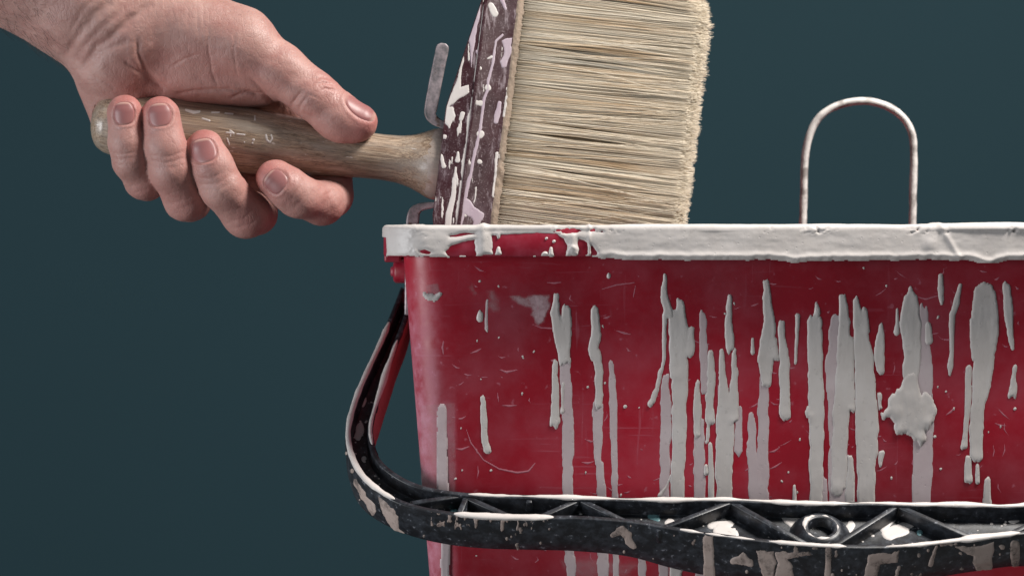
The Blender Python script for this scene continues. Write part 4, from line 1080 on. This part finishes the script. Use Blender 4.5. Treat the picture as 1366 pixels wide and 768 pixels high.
cg = [org[q]+VX*(np.arange(0, n_, B4)+1.5) for q, n_ in enumerate((nx_, ny_, nz_))]
Pc = np.stack(np.meshgrid(*cg, indexing='ij'), -1).astype(np.float32); dc = hand_sd(Pc)
f[:] = np.sign(dc).repeat(B4, 0).repeat(B4, 1).repeat(B4, 2)[:nx_, :ny_, :nz_]*30
nb4 = (np.abs(dc) < 24).repeat(B4, 0).repeat(B4, 1).repeat(B4, 2)[:nx_, :ny_, :nz_]
ids_ = np.argwhere(nb4); fv = np.empty(len(ids_), np.float32)
for q in range(0, len(ids_), 200000):
    fv[q:q+200000] = hand_sd((org+VX*ids_[q:q+200000]).astype(np.float32))
f[nb4] = fv
f = np.maximum(f, (-322-gx)[:, None, None])                 # forearm ends far outside the picture
f = np.maximum(f, (-262-gy)[None, :, None])
Vn, Fn = surface_nets(f, org, VX)
# split every quad in four
def subdiv(Vn, Fn):
    n = len(Vn); E_ = np.sort(np.stack([Fn, np.roll(Fn, -1, 1)], -1).reshape(-1, 2), 1)
    key = E_[:, 0]*n+E_[:, 1]; uq, inv = np.unique(key, return_inverse=True)
    em = (Vn[uq//n]+Vn[uq % n])/2; fm = Vn[Fn].mean(1); inv = inv.reshape(-1, 4)+n; fc = n+len(uq)+np.arange(len(Fn))
    V2 = np.vstack([Vn, em, fm])
    F2 = np.concatenate([np.stack([Fn[:, q], inv[:, q], fc, inv[:, q-1]], 1) for q in range(4)])
    return V2, F2
Vn, Fn = subdiv(Vn, Fn)
def grad(P, e=.6):
    g = np.stack([hand_sd(P+np.eye(3)[q]*e)-hand_sd(P-np.eye(3)[q]*e) for q in range(3)], -1)
    return g/(np.linalg.norm(g, axis=-1, keepdims=True)+1e-9)
def relax(Vn, Fn, n):
    E_ = np.unique(np.sort(np.concatenate([Fn[:, [0, 1]], Fn[:, [1, 2]], Fn[:, [2, 3]], Fn[:, [3, 0]]]), 1), axis=0)
    deg = np.bincount(E_.ravel(), minlength=len(Vn))[:, None]
    for lam in [.5, -.51]*n:
        acc = np.stack([np.bincount(E_[:, 0], Vn[E_[:, 1], q], len(Vn))+np.bincount(E_[:, 1], Vn[E_[:, 0], q], len(Vn)) for q in range(3)], -1)
        Vn = Vn+lam*(acc/deg-Vn)
    return Vn
def vnormals(Vn, Fn):
    nf = np.cross(Vn[Fn[:, 2]]-Vn[Fn[:, 0]], Vn[Fn[:, 3]]-Vn[Fn[:, 1]])
    g = np.zeros_like(Vn)
    for q in range(4):
        for z in range(3): g[:, z] += np.bincount(Fn[:, q], nf[:, z], len(Vn))
    return g/(np.linalg.norm(g, axis=-1, keepdims=True)+1e-9)
Vn = relax(Vn, Fn, 3)
g = vnormals(Vn, Fn)
if (g[:2000]*grad(Vn[:2000])).sum() < 0: g = -g

# nails: centre, towards the tip, outwards, half length, half width
NAILS = [('pinky', (165.5, 151, 90), (-.05, -1, -.10), (0, -.05, 1), 15.5, 14.5), ('ring', (213, 153, 96), (-.08, -1, -.08), (-.02, -.05, 1), 16, 16.5),
         ('middle', (271, 201, 96), (-.18, -1, -.08), (-.05, -.05, 1), 16.5, 18), ('index', (366, 244, 94), (-.72, -.62, -.1), (-.22, .22, .95), 15, 16),
         ('thumb', (481, 143, 40), (.86, .47, -.05), (.32, -.74, .56), 24, 18)]
def nframe(c_, u_, w_):
    u_ = np.array(u_, float); u_ /= np.linalg.norm(u_); w_ = np.array(w_, float); w_ -= u_*(w_@u_); w_ /= np.linalg.norm(w_)
    return np.array(c_, float), u_, np.cross(w_, u_), w_
disp = np.zeros(len(Vn)); rosy = np.zeros(len(Vn))
for nm, c_, u_, w_, lu, lv_ in NAILS:
    c0_, u1, v1, w1 = nframe(c_, u_, w_)
    q = Vn-c0_; a, b, cc = q@u1, q@v1, q@w1
    near = (np.abs(a) < 40) & (np.abs(b) < 36) & (np.abs(cc) < 34) & (g@w1 > .05)
    e = (np.abs(a/lu)**2.6+np.abs(b/lv_)**2.6)**(1/2.6)
    disp += np.where(near, -1.0*sstep(1.06, .94, e), 0)
    disp += np.where(near, .75*np.exp(-((e-1.17)/.10)**2)*sstep(.75, .1, a/lu), 0)
    disp += np.where(near, .3*np.exp(-((e-1.12)/.08)**2)*sstep(.1, .75, a/lu), 0)
    rosy += .9*np.exp(-((a-lu*.6)**2+b*b+cc*cc*.2)/(30**2))
# creases traced where the skin folds: (points, width, depth)
CR = [([(183, 46), (184, 70), (194, 95), (212, 114), (236, 132), (250, 143)], 4.2, 2.3), ([(158, 74), (178, 90), (200, 108), (222, 122)], 3.2, 1.3), ([(118, 98), (140, 110), (160, 122)], 3, 1.2),
      ([(152, -4), (124, 24), (101, 52), (88, 80)], 6.5, 2.6), ([(172, 4), (136, 36), (110, 64), (100, 94)], 5.0, 1.3), ([(206, 2), (166, 34), (128, 64), (104, 100)], 6.0, 2.8), ([(130, -10), (108, 18), (84, 60)], 4, .8),
      ([(178, 52), (160, 58), (132, 72), (113, 94)], 5, 1.6),
      # ball of the thumb
      ([(278, 30), (278, 70), (283, 95), (292, 122)], 1.5, .7), ([(222, 92), (245, 80), (270, 70)], 1.6, .7), ([(228, 126), (260, 121), (300, 119), (330, 122), (350, 128)], 2.2, 1.6), ([(300, 132), (330, 124), (350, 128), (372, 142)], 2.4, 2.2),
      ([(330, 100), (345, 115), (360, 135), (372, 146)], 2.6, 1.6), ([(312, 36), (312, 70), (318, 105)], 1.4, .5), ([(250, 2), (252, 50)], 1.2, .35), ([(262, 2), (264, 54)], 1.2, .4), ([(240, 6), (241, 55)], 1.2, .3), ([(270, 0), (272, 48)], 1.2, .35), ([(230, 4), (232, 44)], 1.2, .3),
      # thumb joint
      ([(388, 148), (391, 138), (398, 128), (406, 118)], 2.4, 2.4), ([(396, 154), (400, 142), (408, 130), (416, 122)], 2.0, 1.2), ([(418, 108), (426, 102), (436, 104), (446, 109)], 1.5, 1.3), ([(420, 116), (430, 110), (440, 112), (450, 117)], 1.5, 1.2),
      ([(424, 123), (434, 118), (444, 120), (454, 125)], 1.5, 1.0), ([(405, 100), (414, 95), (426, 93)], 1.4, .7), ([(402, 122), (416, 128), (432, 134)], 1.6, .6),
      ]
KN = [      ([(142, 203), (160, 206), (188, 202)], 1.8, 1.0), ([(143, 210), (162, 213), (190, 210)], 1.6, .8), ([(146, 217), (165, 220), (190, 218)], 1.5, .6), ([(166, 250), (185, 246), (205, 240)], 1.8, .8), ([(174, 258), (190, 253), (210, 248)], 1.6, .7),
      ([(194, 207), (218, 209), (250, 202)], 1.9, 1.0), ([(195, 214), (220, 217), (252, 210)], 1.7, .9), ([(197, 222), (222, 225), (253, 219)], 1.5, .6), ([(222, 274), (245, 266), (266, 258)], 1.8, .9), ([(230, 282), (250, 275), (270, 268)], 1.7, .8), ([(214, 262), (236, 256), (258, 250)], 1.4, .5),
      ([(258, 238), (280, 238), (305, 226)], 1.9, 1.0), ([(261, 246), (284, 246), (312, 234)], 1.7, .9), ([(265, 254), (288, 253), (314, 243)], 1.5, .6), ([(300, 298), (325, 290), (345, 272)], 1.8, .9), ([(310, 306), (334, 298), (354, 282)], 1.7, .8), ([(318, 226), (324, 236), (322, 246)], 2.4, 2.0), ([(292, 286), (316, 278), (336, 262)], 1.4, .5),
      ([(376, 280), (392, 262), (404, 240)], 1.8, .9), ([(384, 286), (400, 268), (412, 247)], 1.6, .8), ([(424, 242), (428, 252), (424, 262)], 2.6, 2.4), ([(428, 296), (440, 282), (448, 262)], 1.7, .8), ([(438, 298), (450, 284), (458, 266)], 1.6, .7), ([(424, 262), (436, 258), (455, 244)], 1.8, .9)]
CR = CR+[(a, b*1.0, c_*.45) for a, b, c_ in KN]
px_, py_ = Vn[:, 0], Vn[:, 1]
front = sstep(-.25, .15, g[:, 2]+.4*np.clip(-g[:, 1], 0, 1))
wob = 2.2*fbm(px_/14, py_/14, Vn[:, 2]/14)+.6*fbm(px_/5, py_/5, Vn[:, 2]/5)
for pts_, wd, dp in CR:
    P_ = np.array(pts_, float); sel = (px_ > P_[:, 0].min()-12) & (px_ < P_[:, 0].max()+12) & (py_ > P_[:, 1].min()-12) & (py_ < P_[:, 1].max()+12)
    i_ = np.flatnonzero(sel)
    dist = sd_stroke(px_[i_]+wob[i_], py_[i_]+wob[i_], [(a, b, 0.) for a, b in pts_])
    ends = np.minimum(np.hypot(px_[i_]-P_[0, 0], py_[i_]-P_[0, 1]), np.hypot(px_[i_]-P_[-1, 0], py_[i_]-P_[-1, 1]))
    fade = sstep(-1, 16, ends)
    disp[i_] += front[i_]*fade*(-dp*np.exp(-(dist/wd)**2)+.14*dp*np.exp(-((dist-3.0*wd)/(1.6*wd))**2))
disp += 1.1*fbm(px_/26, py_/26, Vn[:, 2]/26, 2)+.35*fbm(px_/8, py_/8, Vn[:, 2]/8, 2)
Vn2 = Vn+g*disp[:, None]
for x_, y_, s__ in ((195, 262, 24), (248, 280, 26), (332, 300, 28), (430, 285, 26), (440, 112, 20), (166, 130, 20), (213, 135, 20), (270, 180, 20), (350, 225, 22), (490, 172, 26)):
    rosy += .55*np.exp(-((px_-x_)**2+(py_-y_)**2)/s__**2)
rosy += .25*sstep(120, 220, px_)*sstep(20, 90, py_)
def tow(Q): return at(Q[..., 0], Q[..., 1], BY-Q[..., 2]*SB)
t = NT('skin')
mott = t.noise(70, 5, .6); fine = t.noise(900, 3, .6)
cell = t.voro(950, t.co((1, 1, 1)), 'DISTANCE_TO_EDGE'); cell2 = t.voro(420, t.co((1, 1, .45), (0, .5, 0)), 'DISTANCE_TO_EDGE')
c = t.mix(t.ramp(mott, [(.3, 0.), (.7, 1.)]), lin(168, 126, 118), lin(188, 149, 140))
c = t.mix(t.math('MULTIPLY', t.attr('rosy'), .5, True), c, lin(176, 104, 100))
c = t.mix(t.ramp(t.noise(110, 4, .7), [(.46, 0.), (.70, .30)]), c, lin(160, 100, 94))
c = t.mix(t.ramp(t.noise(240, 3), [(.56, 0.), (.76, .3)]), c, lin(150, 92, 84))
bmp = t.bump(t.ramp(cell, [(0., 0.), (.12, 1.)]), .42, .10, t.bump(t.ramp(cell2, [(0., 0.), (.12, 1.)]), .32, .16, t.bump(fine, .3, .16)))
M_SKIN = t.set(Base_Color=c, Roughness=t.ramp(mott, [(.3, .44), (.7, .58)]), Specular_IOR_Level=.5, Subsurface_Weight=.12, Subsurface_Radius=(1., .38, .22), Subsurface_Scale=.0015, Normal=bmp)
hb_ = tow(np.array([-318., -150, -20]))
hand = mk('person', tow(Vn2), Fn, M_SKIN, None, True, {'rosy': np.clip(rosy, 0, 1.4)}, base=hb_, flipcheck=False)
bm_flip = np.cross(tow(Vn2)[Fn[:50000, 1]]-tow(Vn2)[Fn[:50000, 0]], tow(Vn2)[Fn[:50000, 2]]-tow(Vn2)[Fn[:50000, 0]])
gw_ = np.stack([g[:, 0], -g[:, 2], -g[:, 1]], -1)[Fn[:50000, 0]]
if (bm_flip*gw_).sum() < 0: hand.data.flip_normals()
hand['label'] = 'bare left hand and forearm gripping the wooden brush handle, palm towards the viewer'; hand['category'] = 'person'
BASES[hand.name] = tuple(hb_)

t = NT('fingernail')
uu = t.attr('u')
c = t.ramp(uu, [(0., lin(184, 142, 134)), (.10, lin(158, 106, 104)), (.86, lin(150, 98, 97)), (.95, lin(184, 146, 136))])
strp = t.noise(1.0, 3, .5, t.co((1500, 1500, 120)))
M_NAIL = t.set(Base_Color=c, Roughness=.42, Specular_IOR_Level=.4, Subsurface_Weight=.1, Subsurface_Radius=(1., .4, .3), Subsurface_Scale=.0015, Normal=t.bump(strp, .12, .1))
for nm, c_, u_, w_, lu, lv_ in NAILS:
    c0_, u1, v1, w1 = nframe(c_, u_, w_)
    nr_, nt_ = 16, 48; R_, T2 = np.meshgrid(np.linspace(0.0, 1, nr_), np.linspace(0, 2*pi, nt_, endpoint=False), indexing='ij')
    ca, sa = np.cos(T2), np.sin(T2); f_ = R_/((np.abs(ca)**2.6+np.abs(sa)**2.6)**(1/2.6))
    a, b = f_*ca*lu, f_*sa*lv_
    P = c0_+a[..., None]*u1+b[..., None]*v1+w1*30
    for _ in range(60): P = P-w1*np.clip(hand_sd(P), -3, 8)[..., None]*.7
    gn = grad(P)
    lift = -.1-1.0*sstep(.86, 1.0, R_)+.5*(1-R_**2)+np.where(a > 0, .9*sstep(.6, 1, a/lu)*sstep(1.0, .8, np.abs(b)/lv_), 0)
    P = P+gn*lift[..., None]
    Fq = gridfaces(nr_, nt_, False, True); Vq = tow(P).reshape(-1, 3)
    gq = np.stack([gn[..., 0], -gn[..., 2], -gn[..., 1]], -1).reshape(-1, 3)
    if (np.cross(Vq[Fq[:, 1]]-Vq[Fq[:, 0]], Vq[Fq[:, 2]]-Vq[Fq[:, 0]])*gq[Fq[:, 0]]).sum() < 0: Fq = Fq[:, ::-1]
    mk('fingernail', Vq, Fq, M_NAIL, hand, True, {'u': ((a/lu+1)/2).ravel()})

# dark hairs on the forearm
r = np.random.default_rng(5)
cand = np.flatnonzero((px_ > -60) & (px_ < 70) & (py_ < 80) & (g[:, 2] > -.6) & (py_ > px_*.50-25))
cand2 = np.flatnonzero((px_ > 285) & (px_ < 430) & (g[:, 1] < -.6) & (g[:, 2] > -.5))
roots = np.concatenate([r.choice(cand, 230), r.choice(cand2, 26)])
HV = []; HF = []
for q, i_ in enumerate(roots):
    p0 = Vn2[i_]; n0 = g[i_]; fx = np.array([.55, .65, 0])+r.normal(0, .35, 3) if q < 230 else np.array([.6, .2, 0])+r.normal(0, .3, 3)
    fx = fx-n0*(fx@n0)*.9; L = r.uniform(14, 38) if q < 230 else r.uniform(4, 10)
    P = np.array([p0-n0*1+fx*L*s__+n0*(3+L*.28)*s__*(1.25-s__*.6) for s__ in np.linspace(0, 1, 6)])
    Vt, Ft = tube(tow(P), np.linspace(.055, .02, 6), 3)
    HF.append(Ft+len(HV)*18); HV.append(Vt)
M_HAIR = plain('dark_hair', lin(46, 36, 32), .5, 0)
mk('arm_hair', np.vstack(HV), np.vstack(HF), M_HAIR, hand, kind='stuff')

for o in list(bpy.data.objects):
    if '_base' in o: del o['_base']
